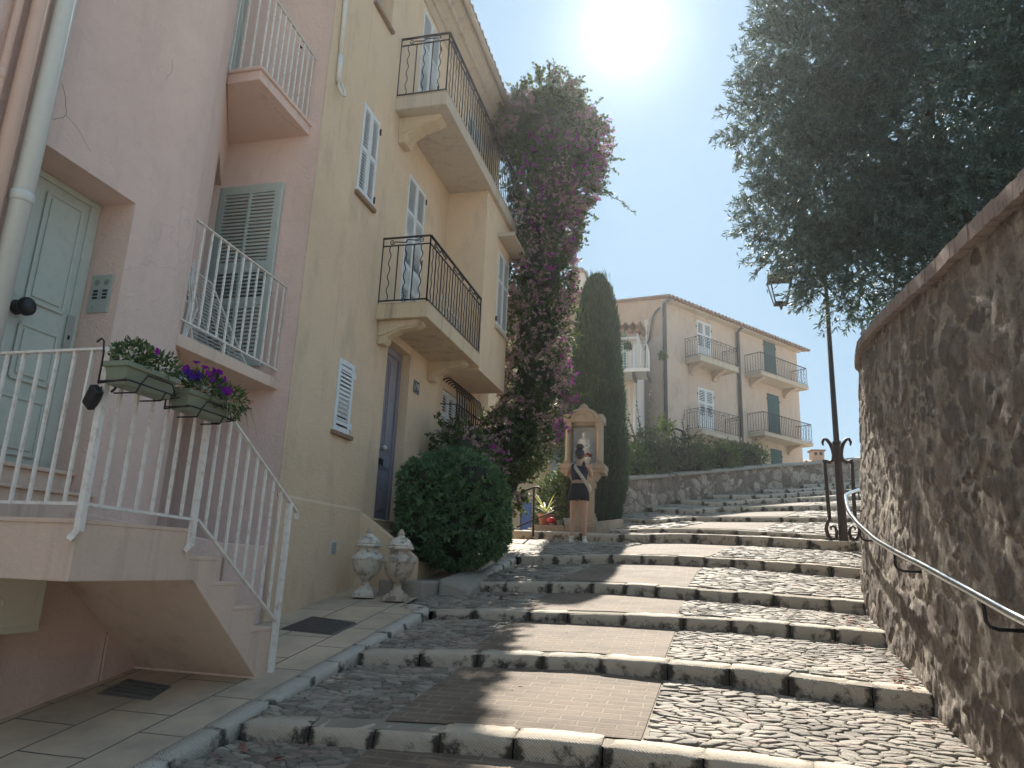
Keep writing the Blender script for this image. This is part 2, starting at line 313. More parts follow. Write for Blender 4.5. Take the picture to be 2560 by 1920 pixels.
class MB:
    def __init__(s): s.v = []; s.f = []
    def quad(s, *p):
        i = len(s.v); s.v += [tuple(q) for q in p]; s.f.append(tuple(range(i, i+len(p)))); return s
    def hexa(s, b, t):      # bottom 4 (ccw from above), top 4
        i = len(s.v); s.v += [tuple(q) for q in b] + [tuple(q) for q in t]
        s.f += [(i+3,i+2,i+1,i), (i+4,i+5,i+6,i+7), (i,i+1,i+5,i+4), (i+1,i+2,i+6,i+5), (i+2,i+3,i+7,i+6), (i+3,i,i+4,i+7)]
        return s
    def box(s, x0, x1, y0, y1, z0, z1):
        return s.hexa([(x0,y0,z0),(x1,y0,z0),(x1,y1,z0),(x0,y1,z0)], [(x0,y0,z1),(x1,y0,z1),(x1,y1,z1),(x0,y1,z1)])
    def fb(s, F, u0, u1, z0, z1, d0, d1):
        return s.hexa([F(u0,z0,d1),F(u1,z0,d1),F(u1,z0,d0),F(u0,z0,d0)], [F(u0,z1,d1),F(u1,z1,d1),F(u1,z1,d0),F(u0,z1,d0)])
    def bar(s, a, b, w, h=None, up=(0,0,1)):
        a = Vector(a); b = Vector(b); h = h or w
        d = (b-a); 
        if d.length < 1e-6: return s
        d.normalize(); up = Vector(up)
        if abs(d.dot(up)) > .98: up = Vector((0,1,0)) if abs(d.y) < .9 else Vector((1,0,0))
        x = d.cross(up).normalized(); y = x.cross(d).normalized()
        x *= w/2; y *= h/2
        return s.hexa([a-x-y, a+x-y, a+x+y, a-x+y], [b-x-y, b+x-y, b+x+y, b-x+y])
    def tube(s, pts, r, n=8, cap=True):
        pts = [Vector(p) for p in pts]; m = len(pts); i0 = len(s.v)
        rr = r if isinstance(r, (list, tuple)) else [r]*m
        t = (pts[1]-pts[0]).normalized()
        up = Vector((0,0,1)) if abs(t.z) < .9 else Vector((1,0,0))
        x = t.cross(up).normalized()
        for k in range(m):
            if k == 0: t = pts[1]-pts[0]
            elif k == m-1: t = pts[-1]-pts[-2]
            else: t = pts[k+1]-pts[k-1]
            t = t.normalized() if t.length > 1e-9 else Vector((0,0,1))
            x = (x - t*x.dot(t)); x = x.normalized() if x.length > 1e-6 else t.orthogonal().normalized()
            y = t.cross(x)
            for j in range(n):
                a = 2*PI*j/n; s.v.append(tuple(pts[k] + (x*math.cos(a) + y*math.sin(a))*rr[k]))
        for k in range(m-1):
            for j in range(n):
                a = i0+k*n+j; b = i0+k*n+(j+1) % n
                s.f.append((a, b, b+n, a+n))
        if cap:
            s.f.append(tuple(i0+j for j in range(n-1, -1, -1))); s.f.append(tuple(i0+(m-1)*n+j for j in range(n)))
        return s
    def loft(s, rings, cap=True):
        n = len(rings[0]); i0 = len(s.v)
        for r in rings: s.v += [tuple(p) for p in r]
        for k in range(len(rings)-1):
            for j in range(n):
                a = i0+k*n+j; b = i0+k*n+(j+1) % n
                s.f.append((a, b, b+n, a+n))
        if cap:
            s.f.append(tuple(i0+j for j in range(n-1, -1, -1))); s.f.append(tuple(i0+(len(rings)-1)*n+j for j in range(n)))
        return s
    def lathe(s, prof, c=(0,0,0), n=24, fn=None):
        rings = []
        for r, z in prof:
            rings.append([(c[0]+(fn(r, z, 2*PI*j/n) if fn else r)*math.cos(2*PI*j/n), c[1]+(fn(r, z, 2*PI*j/n) if fn else r)*math.sin(2*PI*j/n), c[2]+z) for j in range(n)])
        return s.loft(rings)
    def grid(s, P):         # P[i][j] points
        a = len(P); b = len(P[0]); i0 = len(s.v)
        for r in P: s.v += [tuple(p) for p in r]
        for i in range(a-1):
            for j in range(b-1):
                k = i0+i*b+j; s.f.append((k, k+1, k+b+1, k+b))
        return s
    def prism(s, F, poly, d0, d1):   # poly (u,z) ccw seen from outside, extruded d0(back)..d1(front)
        n = len(poly); i = len(s.v)
        s.v += [tuple(F(u, z, d0)) for u, z in poly] + [tuple(F(u, z, d1)) for u, z in poly]
        s.f.append(tuple(i+n+k for k in range(n))); s.f.append(tuple(i+k for k in range(n-1, -1, -1)))
        for k in range(n):
            l = (k+1) % n; s.f.append((i+k, i+l, i+n+l, i+n+k))
        return s
    def wall(s, F, u0, u1, z0, z1, holes=(), depth=.2, d=0.):
        us = sorted({u0, u1} | {h[0] for h in holes} | {h[1] for h in holes}); zs = sorted({z0, z1} | {h[2] for h in holes} | {h[3] for h in holes})
        for a, b in zip(us[:-1], us[1:]):
            for c, e in zip(zs[:-1], zs[1:]):
                um, zm = (a+b)/2, (c+e)/2
                if any(h[0] < um < h[1] and h[2] < zm < h[3] for h in holes): continue
                s.quad(F(a,c,d), F(b,c,d), F(b,e,d), F(a,e,d))
        for h in holes:
            a, b, c, e = h[:4]; dp = h[4] if len(h) > 4 else depth
            s.quad(F(a,c,d), F(a,e,d), F(a,e,d-dp), F(a,c,d-dp)); s.quad(F(b,c,d-dp), F(b,e,d-dp), F(b,e,d), F(b,c,d))
            s.quad(F(a,e,d), F(b,e,d), F(b,e,d-dp), F(a,e,d-dp)); s.quad(F(a,c,d-dp), F(b,c,d-dp), F(b,c,d), F(a,c,d))
            s.quad(F(a,c,d-dp), F(a,e,d-dp), F(b,e,d-dp), F(b,c,d-dp))
        return s
    def build(s, name, mat, parent=None, smooth=False, bevel=0, weld=False):
        me = bpy.data.meshes.new(name); me.from_pydata(s.v, [], s.f)
        if weld:
            bm = bmesh.new(); bm.from_mesh(me); bmesh.ops.remove_doubles(bm, verts=bm.verts, dist=1e-4); bm.to_mesh(me); bm.free()
        me.validate(); me.update()
        return mesh_obj(name, me, mat, parent, smooth, bevel)

def np_mesh(name, V, Q, mat, parent=None, smooth=False, attrs=None):
    V = np.asarray(V, np.float32).reshape(-1, 3); Q = np.asarray(Q, np.int32); k = Q.shape[1]
    me = bpy.data.meshes.new(name)
    me.vertices.add(len(V)); me.vertices.foreach_set('co', V.ravel())
    me.loops.add(Q.size); me.loops.foreach_set('vertex_index', Q.ravel())
    me.polygons.add(len(Q)); me.polygons.foreach_set('loop_start', np.arange(0, Q.size, k, dtype=np.int32))
    try: me.polygons.foreach_set('loop_total', np.full(len(Q), k, np.int32))
    except Exception: pass
    me.update(calc_edges=True)
    for an, av in (attrs or {}).items():
        at = me.attributes.new(an, 'FLOAT', 'POINT'); at.data.foreach_set('value', np.asarray(av, np.float32).ravel())
    return mesh_obj(name, me, mat, parent, smooth)

def rotdirs(n, rng):
    v = rng.normal(size=(n, 3)); return v/np.linalg.norm(v, axis=1, keepdims=True)
def leaves(name, P, D, L, Wd, mat, parent=None, rng=RNG, fold=.0, shape='diamond'):
    """one small leaf per point: P base points, D direction, L length, Wd width"""
    n = len(P); L = np.broadcast_to(L, (n,))[:, None]; Wd = np.broadcast_to(Wd, (n,))[:, None]
    D = D/np.linalg.norm(D, axis=1, keepdims=True)
    R = rotdirs(n, rng); S = np.cross(D, R); S /= np.linalg.norm(S, axis=1, keepdims=True)+1e-9
    U = np.cross(S, D)
    b = P; tip = P + D*L
    mid = P + D*L*.45 + U*L*.08
    l = mid + S*Wd*.5; r = mid - S*Wd*.5
    V = np.stack([b, r, tip, l], 1).reshape(-1, 3)
    Q = np.arange(n*4, dtype=np.int32).reshape(n, 4)
    return np_mesh(name, V, Q, mat, parent)
def hash2(ix, iy, seed=0):
    h = (ix.astype(np.int64)*374761393 + iy.astype(np.int64)*668265263 + seed*1442695041) & 0xffffffff
    h = ((h ^ (h >> 13))*1274126177) & 0xffffffff
    return ((h ^ (h >> 16)) & 0xffffff)/float(0xffffff)
def vnoise(x, y, seed=0):
    ix = np.floor(x); iy = np.floor(y); fx = x-ix; fy = y-iy
    fx = fx*fx*(3-2*fx); fy = fy*fy*(3-2*fy)
    a = hash2(ix, iy, seed); b = hash2(ix+1, iy, seed); c = hash2(ix, iy+1, seed); d = hash2(ix+1, iy+1, seed)
    return (a*(1-fx)+b*fx)*(1-fy)+(c*(1-fx)+d*fx)*fy
def fbm(x, y, seed=0, o=4):
    s = 0; a = .5; t = 0
    for k in range(o): s = s+a*vnoise(x*2**k, y*2**k, seed+k); t += a; a *= .55
    return s/t
def worley(x, y, seed=0, jit=.85):
    ix = np.floor(x); iy = np.floor(y)
    F1 = np.full(x.shape, 9.); F2 = np.full(x.shape, 9.); ID = np.zeros(x.shape)
    for dx in (-1,0,1):
        for dy in (-1,0,1):
            cx = ix+dx; cy = iy+dy
            px = cx+.5+(hash2(cx, cy, seed)-.5)*jit; py = cy+.5+(hash2(cx, cy, seed+5)-.5)*jit
            d = np.hypot(x-px, y-py); idv = hash2(cx, cy, seed+9)
            c = d < F1
            F2 = np.where(c, F1, np.minimum(F2, d)); ID = np.where(c, idv, ID); F1 = np.where(c, d, F1)
    return F1, F2, ID
def sstep(x, a, b):
    t = np.clip((x-a)/(b-a), 0, 1); return t*t*(3-2*t)
def lerp_path(pts, x): 
    xs = [p[0] for p in pts]; ys = [p[1] for p in pts]
    return float(np.interp(x, xs, ys))

# ------------------------------------------------------------------ camera, light, sky
cam = bpy.data.cameras.new('camera'); co = bpy.data.objects.new('camera', cam); COL.objects.link(co)
cam.sensor_width = 36; cam.sensor_fit = 'HORIZONTAL'; cam.lens = 1800/2560*36; cam.clip_start = .05; cam.clip_end = 2000
r = Vector((.96985055,-.02338228,-.24257612)); d_ = Vector((.24065571,.24874444,.93819563)); up = Vector((.03840231,-.96828688,.24687201))
X = Vector((r[0], d_[0], up[0])); Yc = -Vector((r[1], d_[1], up[1])); Z = -Vector((r[2], d_[2], up[2]))
mw = Matrix(((X[0],Yc[0],Z[0],0),(X[1],Yc[1],Z[1],0),(X[2],Yc[2],Z[2],1.55),(0,0,0,1)))
co.matrix_world = mw; sc.camera = co
SAZ, SEL = math.radians(-5.3), math.radians(40.5)
sd = Vector((math.sin(SAZ)*math.cos(SEL), math.cos(SAZ)*math.cos(SEL), math.sin(SEL)))
sl = bpy.data.lights.new('sun', 'SUN'); sl.energy = 2.0; sl.angle = math.radians(.55); sl.color = (1, .93, .82)
so = bpy.data.objects.new('sun', sl); COL.objects.link(so); so.rotation_euler = sd.to_track_quat('Z', 'Y').to_euler(); so.location = (0, 20, 30)
w = bpy.data.worlds.new('World'); sc.world = w; w.use_nodes = True
nt = w.node_tree; bg = nt.nodes['Background']
sky = N(nt, 'ShaderNodeTexSky', sky_type='NISHITA'); sky.sun_disc = False; sky.sun_elevation = SEL; sky.sun_rotation = SAZ
sky.air_density = 1.0; sky.dust_density = 0.0; sky.ozone_density = 1.0; sky.altitude = 50
tc = N(nt, 'ShaderNodeTexCoord'); dp = N(nt, 'ShaderNodeVectorMath', operation='DOT_PRODUCT'); dp.inputs[1].default_value = sd
nt.links.new(tc.outputs['Generated'], dp.inputs[0])
dd = math_(nt, 'MAXIMUM', dp.outputs['Value'], 0)
glow = math_(nt, 'ADD', math_(nt, 'ADD', math_(nt, 'MULTIPLY', math_(nt, 'POWER', dd, 3400), 5.), math_(nt, 'MULTIPLY', math_(nt, 'POWER', dd, 420), .7)), math_(nt, 'MULTIPLY', math_(nt, 'POWER', dd, 60), .08))
gm = N(nt, 'ShaderNodeVectorMath', operation='SCALE'); gm.inputs[0].default_value = (1., .97, .92); nt.links.new(glow, gm.inputs['Scale'])
ad = N(nt, 'ShaderNodeVectorMath', operation='ADD'); gmm = N(nt, 'ShaderNodeGamma'); gmm.inputs['Gamma'].default_value = .10; nt.links.new(sky.outputs[0], gmm.inputs['Color'])
hsv = N(nt, 'ShaderNodeHueSaturation'); hsv.inputs['Saturation'].default_value = 2.2; hsv.inputs['Value'].default_value = .83; nt.links.new(gmm.outputs[0], hsv.inputs['Color'])
nt.links.new(mixc(nt, 1.0, hsv.outputs[0], (.69,.92,1.09), 'MULTIPLY'), ad.inputs[0]); nt.links.new(gm.outputs[0], ad.inputs[1])
nt.links.new(ad.outputs[0], bg.inputs['Color']); bg.inputs['Strength'].default_value = .15
sc.view_settings.view_transform = 'Standard'; sc.view_settings.look = 'None'; sc.view_settings.exposure = 2.38; sc.view_settings.gamma = 1.0
sc.cycles.max_bounces = 6; sc.cycles.transparent_max_bounces = 8; sc.cycles.use_denoising = True

#PART2

# ------------------------------------------------------------------ street profile
def zb(y): return -.08+.157*y if y < 13.8 else 2.0866+.2*(y-13.8)
STEPS = [
 ([(-3.6,-1.0),(6,-1.0)], [.1,.1]),
 ([(-3.6,2.45),(-2.6,2.5),(.5,2.55),(2,2.4)], [.1]*4),
 ([(-2.7,3.94),(-2.06,4.02),(-1.2,4.08),(-.3,4.09),(.6,4.0),(1.6,3.83)], [.085,.09,.104,.105,.11,.115]),
 ([(-2.7,5.44),(-2.1,5.54),(-1.6,5.63),(-.85,5.73),(.3,5.61),(.8,5.46),(1.7,5.28)], [.085,.09,.095,.10,.12,.125,.125]),
 ([(-2.7,7.0),(-2.15,7.12),(-1.6,7.18),(-.8,7.22),(.4,7.2),(1.0,7.09),(1.9,6.95)], [.08,.085,.09,.105,.11,.115,.115]),
 ([(-3.0,8.62),(-2.5,8.50),(-1.9,8.62),(-1,8.78),(.5,8.55),(1.15,8.41),(2.0,8.2)], [.1,.105,.11,.115,.12,.125,.125]),
 ([(-2.66,10.6),(-2.1,10.77),(-1.3,11.1),(-.4,11.2),(.5,11.1),(1.0,10.93),(1.54,10.74),(2.6,10.35)], [.12,.125,.13,.13,.13,.135,.137,.137]),
 ([(-3.6,13.92),(-1.74,13.72),(-.87,13.74),(-.2,13.9),(.6,13.83),(1.3,13.7),(2.1,13.49),(2.6,13.4),(4.2,13.1)], [.15,.15,.16,.165,.17,.17,.16,.16,.16]),
 ([(-3.4,14.85),(-1.45,14.8),(-.43,15.09),(.75,15.05),(1.74,14.8),(2.32,14.65),(5,14.1)], [.06,.08,.1,.1,.1,.1,.1]),
 ([(-1.64,16.58),(-.9,16.21),(-.2,16.93),(.46,16.94),(1.65,17.11),(2.81,17.25),(6.5,17.4)], [.1,.1,.1,.11,.11,.11,.11]),
 ([(-1.08,18.39),(-.04,18.07),(.55,18.65),(1.85,19.12),(3.19,19.47),(7,20.2)], [.13]*6),
 ([(-.43,20.29),(.59,19.86),(2.05,20.98),(3.76,21.88),(7.5,23)], [.13]*5),
 ([(.5,21.7),(1.77,21.75),(2.53,22.37),(4.16,23.8),(8,25.6)], [.14]*5),
 ([(2.0,23.6),(3.2,23.8),(4.4,25.2),(9,27.8)], [.14]*4),
 ([(3.5,25.7),(5.6,27.0),(10,30)], [.14]*3),
 ([(5.4,28.6),(7.5,29.4),(12,32)], [.14]*3),
 ([(7,31),(14,34)], [.14]*2),
]
def s_y(i, x): return lerp_path(STEPS[i][0], x)
def s_h(i, x): return float(np.interp(x, [p[0] for p in STEPS[i][0]], STEPS[i][1]))
def tread_z(i, x, y):
    y0 = s_y(i, x); y1 = s_y(i+1, x)
    z0 = zb(y0)+s_h(i, x); z1 = zb(y1)
    t = (y-y0)/max(.05, y1-y0)
    return z0+(z1-z0)*t
def xl(y):
    if y < 7.2: return -2.6
    if y < 8.9: return -3.0
    if y < 13.0: return -2.68
    if y < 14.6: return -3.4
    return float(np.interp(y, [14.6,17.4,20.9,22.7,24.9,27.35,29.3,34], [-1.9,-1.74,-.44,.82,2.33,4.54,5.94,8.8]))-.05
WALLP = [(1.28,-2.5),(1.31,0),(1.345,3),(1.38,5.25),(1.47,6.5),(1.62,8.2),(1.84,9.5),(2.2,10.6),(2.8,11.7),(3.7,12.8),(5,14),(7,15.5),(9.5,17.2)]
def wall_x(y): return float(np.interp(y, [p[1] for p in WALLP], [p[0] for p in WALLP]))
def xr(y):
    if y < 12.2: return wall_x(y)+.15
    return max(wall_x(12.2)+.15, .2*y+1.2) if y < 17 else .2*y+2.2
def brick_lr(y):
    return (float(np.interp(y, [4,8,10.6,13,15.5,20,26], [-1.77,-1.75,-1.5,-1.05,-.2,1.4,4])), float(np.interp(y, [4,8,10.6,13,15.5,20,26], [-.32,-.17,.02,.5,1.25,2.9,5.5])))

bed = MB(); brick = MB()
cobV = []; cobQ = []; cobT = []
def clip_poly(P, nx, ny, c):
    out = []
    for k in range(len(P)):
        a = P[k]; b = P[(k+1) % len(P)]
        da = a[0]*nx+a[1]*ny-c; db = b[0]*nx+b[1]*ny-c
        if da <= 0: out.append(a)
        if (da < 0) != (db < 0) and da != db:
            t = da/(da-db); out.append((a[0]+(b[0]-a[0])*t, a[1]+(b[1]-a[1])*t))
    return out
def add_stone(poly, zf, hgt):
    n = len(poly)
    if n < 3: return
    cx = sum(p[0] for p in poly)/n; cy = sum(p[1] for p in poly)/n
    # round the corners: one more point in the middle of each edge, corners pulled in
    pts = []
    for k in range(n):
        a = poly[k]; b = poly[(k+1) % n]
        k1 = random.uniform(.86,.96); k2 = random.uniform(.90,.97); pts.append((cx+(a[0]-cx)*k1, cy+(a[1]-cy)*k1)); pts.append((cx+((a[0]+b[0])/2-cx)*k2, cy+((a[1]+b[1])/2-cy)*k2))
    tx = random.uniform(-.10,.10); ty = random.uniform(-.12,.12); hh = hgt*random.uniform(.3,1.4); i0 = len(cobV); m = len(pts)
    for sc_, dz in ((1,-.014),(.95,hh*.62),(.76,hh*.96)):
        for x, y in pts:
            px = cx+(x-cx)*sc_; py = cy+(y-cy)*sc_
            cobV.append((px, py, zf(px, py)+dz+(tx*(px-cx)+ty*(py-cy))*(dz > 0)))
    for rr in range(2):
        for k in range(m):
            a = i0+rr*m+k; b = i0+rr*m+(k+1) % m; cobQ.append((a, b, b+m, a+m))
    c = len(cobV); cobV.append((cx, cy, zf(cx, cy)+hh*1.08))
    for k in range(m): cobT.append((i0+2*m+k, i0+2*m+(k+1) % m, c))
def cobbles(i, cw, ch, hgt):
    """irregular close-packed stones over tread i"""
    ys = [s_y(i, x) for x in np.linspace(-3, 4, 15)]+[s_y(i+1, x) for x in np.linspace(-3, 4, 15)]
    y0, y1 = min(ys), max(ys)
    ny = int((y1-y0)/ch)+3
    x0 = xl((y0+y1)/2)-.3; nx = int((xr((y0+y1)/2)+.4-x0)/cw)+3
    S = np.zeros((ny, nx, 2))
    for a in range(ny):
        for b in range(nx):
            big = 1.0
            qx = x0+(b+.5*(a % 2)+random.uniform(-.46,.46))*cw; qy = y0+(a+random.uniform(-.46,.46))*ch
            qy += .045*math.sin(qx*5.1+qy*2.3)+.03*math.sin(qx*11+qy*6); qx += .03*math.sin(qy*9+qx*3)
            if random.random() < .13: qx, qy = qx+99, qy     # a missing site: its neighbours grow
            S[a,b] = (qx, qy)
    k = cw/ch
    for a in range(1, ny-1):
        for b in range(2, nx-2):
            sx, sy = S[a,b]
            if sx > 50 or sx < xl(sy)+.03 or sx > xr(sy)-.05: continue
            yb0 = s_y(i, sx)+.178; yb1 = s_y(i+1, sx)-.012
            if sy < yb0+ch*.3 or sy > yb1-ch*.2: continue
            bl, br = brick_lr(sy)
            if bl-cw*.2 < sx < br+cw*.2: continue
            P = [(sx-cw*1.1, sy-ch*1.2),(sx+cw*1.1, sy-ch*1.2),(sx+cw*1.1, sy+ch*1.2),(sx-cw*1.1, sy+ch*1.2)]
            for da in (-2,-1,0,1,2):
                for db in (-2,-1,0,1,2):
                    if (da, db) == (0,0) or not (0 <= a+da < ny and 0 <= b+db < nx): continue
                    qx, qy = S[a+da,b+db]
                    # half-plane in the metric where y counts k times
                    vx, vy = (qx-sx), (qy-sy)*k*k
                    mx, my = (qx+sx)/2, (qy+sy)/2
                    P = clip_poly(P, vx, vy, vx*mx+vy*my)
            for (nx_, ny_, c) in ((0,-1,-yb0),(0,1,yb1)): P = clip_poly(P, nx_, ny_, c)
            if sx < bl: P = clip_poly(P, 1, 0, bl-.004)
            elif sx > br: P = clip_poly(P, -1, 0, -(br+.004))
            P = clip_poly(P, -1, 0, -xl(sy))
            if len(P) >= 3: add_stone(P, lambda x, y: tread_z(i, x, y), hgt)
for i in range(len(STEPS)-1):
    ym = (s_y(i, 0)+s_y(i+1, 0))/2
    a, b = xl(ym), xr(ym)
    if i in (0,): a = -2.6
    xs = list(np.linspace(a, b, 28)); ts = np.linspace(0, 1, 9)
    bed.grid([[(x, s_y(i, x)+.03+(s_y(i+1, x)+.02-s_y(i, x)-.03)*t, tread_z(i, x, s_y(i, x)+(s_y(i+1, x)-s_y(i, x))*t)-.004) for x in xs] for t in ts])
    bl, br = brick_lr(ym)
    if i < 14:
        rows = []
        for t in np.linspace(0, 1, 8):
            row = []
            for q in np.linspace(0, 1, 9):
                yy = s_y(i, (bl+br)/2)+.17+t*(s_y(i+1, (bl+br)/2)+.01-s_y(i, (bl+br)/2)-.17)
                l_, r_ = brick_lr(yy); x = l_+(r_-l_)*q
                yy = s_y(i, x)+.17+t*(s_y(i+1, x)+.01-s_y(i, x)-.17)
                row.append((x, yy, tread_z(i, x, yy)+.001))
            rows.append(row)
        brick.grid(rows)
    if i >= 1:
        f = 1.0 if ym < 9.5 else (1.35 if ym < 14 else 2.0)
        cobbles(i, .095*f, .050*f, .0075 if ym < 9.5 else .011)
tag(bed.build('street', 'bed', smooth=False), kind='structure')
tag(brick.build('brick_strip', 'brick', smooth=True), kind='structure')
Vc = np.array(cobV); me = bpy.data.meshes.new('cobblestones')
me.from_pydata(cobV, [], cobQ+cobT); me.update()
tag(mesh_obj('cobblestones', me, 'cobble', smooth=True), kind='structure')

def curb(name, pts, hs, width, mat, smin=.34, smax=.55, slope=.08, kind='structure', amp=.0045, zdrop=.14, var=1.0):
    """row of separate rough stones: pts = bottom front line, uphill side on the left of the path"""
    pts = [Vector(p) for p in pts]
    seg = [0]
    for a, b in zip(pts[:-1], pts[1:]): seg.append(seg[-1]+(b-a).length)
    L = seg[-1]
    def at(s):
        s = min(max(s, 0), L)
        k = max(0, min(len(pts)-2, int(np.searchsorted(seg, s, 'right'))-1))
        t = (s-seg[k])/max(1e-6, seg[k+1]-seg[k])
        p = pts[k].lerp(pts[k+1], t); d = (pts[k+1]-pts[k]); d.z = 0; d.normalize()
        return p, Vector((-d.y, d.x, 0)), hs[k]+(hs[k+1]-hs[k])*t
    V = []; F = []; A = []
    s = 0
    while s < L-.05:
        e = min(L, s+random.uniform(smin, smax))
        if L-e < smin*.5: e = L
        dh = random.uniform(-.008,.008)*var; dw = random.uniform(-.012,.012)*var; i0 = len(V); nA = 9
        g = random.uniform(.002,.007)
        for k in range(nA):
            q = k/(nA-1); ss = s+g+(e-s-2*g)*q
            p, nrm, h = at(ss); h += dh
            er = .006*(max(0, 1-min(q, 1-q)*12))      # rounded ends
            prof = [(-.004,-zdrop), (dw+.004*random.random(), h*.45), (dw+.002+er, h-.035), (dw+.012+er, h-.010-er*.5), (dw+.022+er, h-er*.7), (width*.5, h+slope*width*.5-er*.6), (width-.006, h+slope*width-er*.5), (width,-zdrop)]
            for j, (wd, z) in enumerate(prof):
                nz = random.uniform(-1,1)*amp*(0 if j in (0,7) else 1)
                V.append(tuple(p+nrm*(wd+nz)+Vector((0,0,z+(random.uniform(-1,1)*amp*.5 if j not in (0,7) else 0)))))
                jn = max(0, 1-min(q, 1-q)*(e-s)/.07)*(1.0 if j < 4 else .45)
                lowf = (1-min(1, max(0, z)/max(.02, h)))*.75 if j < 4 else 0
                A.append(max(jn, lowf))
        m = len(prof)
        for k in range(nA-1):
            for j in range(m-1):
                a = i0+k*m+j; F.append((a, a+m, a+m+1, a+1))
        F.append(tuple(i0+j for j in range(m))); F.append(tuple(i0+(nA-1)*m+j for j in range(m-1, -1, -1)))
        s = e
    me = bpy.data.meshes.new(name); me.from_pydata(V, [], F); me.update()
    at_ = me.attributes.new('joint', 'FLOAT', 'POINT'); at_.data.foreach_set('value', np.array(A, np.float32))
    o = mesh_obj(name, me, mat, smooth=False)
    me.polygons.foreach_set('use_smooth', [len(p.vertices) == 4 for p in me.polygons])
    return tag(o, kind=kind)
for i in range(1, len(STEPS)-1):
    pts = STEPS[i][0]; xs = [p[0] for p in pts]
    x0, x1 = xs[0], xs[-1]
    if i in (2, 3, 4): x0 = -2.54
    if i == 5: x0 = -2.62
    if i == 6: x0 = -2.55
    if i <= 6: x1 = min(x1, wall_x(s_y(i, x1))+.05)
    fine = np.linspace(x0, x1, 30)
    P = [(x, s_y(i, x), zb(s_y(i, x))) for x in fine]
    curb('stone_step', P, [s_h(i, x) for x in fine], .19, 'kerbstone', *( (.36,.56) if i < 7 else (.5,.8)))
def zs(y): return .157*y
ky = np.linspace(-2.5, 7.0, 20)
curb('kerb', [(-2.56, y, zs(y)-.10) for y in ky]+[(-2.60,7.13,zs(7.13)-.10),(-2.80,7.2,zs(7.2)-.09)], [.115]*22, .15, 'pale_kerb', .36, .5, 0, amp=.0022, var=.3)
ky = np.linspace(8.95, 13.0, 10)
curb('kerb', [(-2.58, y, zs(y)-.10) for y in ky], [.125]*10, .17, 'pale_kerb', .4, .55, 0, amp=.0022, var=.3)
pv = MB()
pv.grid([[(x, y, zs(y)) for x in (-5.3,-4.6,-3.9,-3.4,-3.0,-2.69)] for y in np.linspace(-3, 7.14, 24)])
pv.grid([[(x, y, zs(y)) for x in (-5.3,-4.6,-3.9,-3.4,-2.93)] for y in np.linspace(7.14, 8.98, 6)])
pv.grid([[(x, y, zs(y)) for x in (-5.3,-4.6,-3.9,-3.4,-3.0,-2.73)] for y in np.linspace(8.98, 13.1, 12)])
tag(pv.build('pavement', 'slabs'), kind='structure')
# terrain: one sheet under everything, out to the horizon
gr = MB()
gx = [-250,-150,-80,-30,-12,-6,-3.9,-1,2,6,12,30,80,150,250]; gy = [-250,-150,-60,-20,-8,-2,2,6,10,14,18,22,26,30,36,45,60,120,180,250]
def terr(x, y):
    z = zb(max(-3, min(y, 38)))-.32
    if x < -3: z = min(z, 1.9)
    return z - .02*max(0, abs(x)-40)*.5 - (.05*max(0, y-45) if y > 45 else 0)
gr.grid([[(x, y, terr(x, y)) for x in gx] for y in gy])
tag(gr.build('ground', 'earth'), kind='structure')
# hillside terrace behind the right-hand wall
te = MB(); te.grid([[(wall_x(y)+.35, y, 3.0+.12*max(0, y)), (4, y, 3.2+.12*max(0, y)) if wall_x(y) < 3.4 else (wall_x(y)+1, y, 3.2+.12*max(0, y)), (30, y, 3.5+.12*max(0, y))] for y in np.linspace(-2.5, 17, 14)])
tag(te.build('terrace', 'earth'), kind='structure')

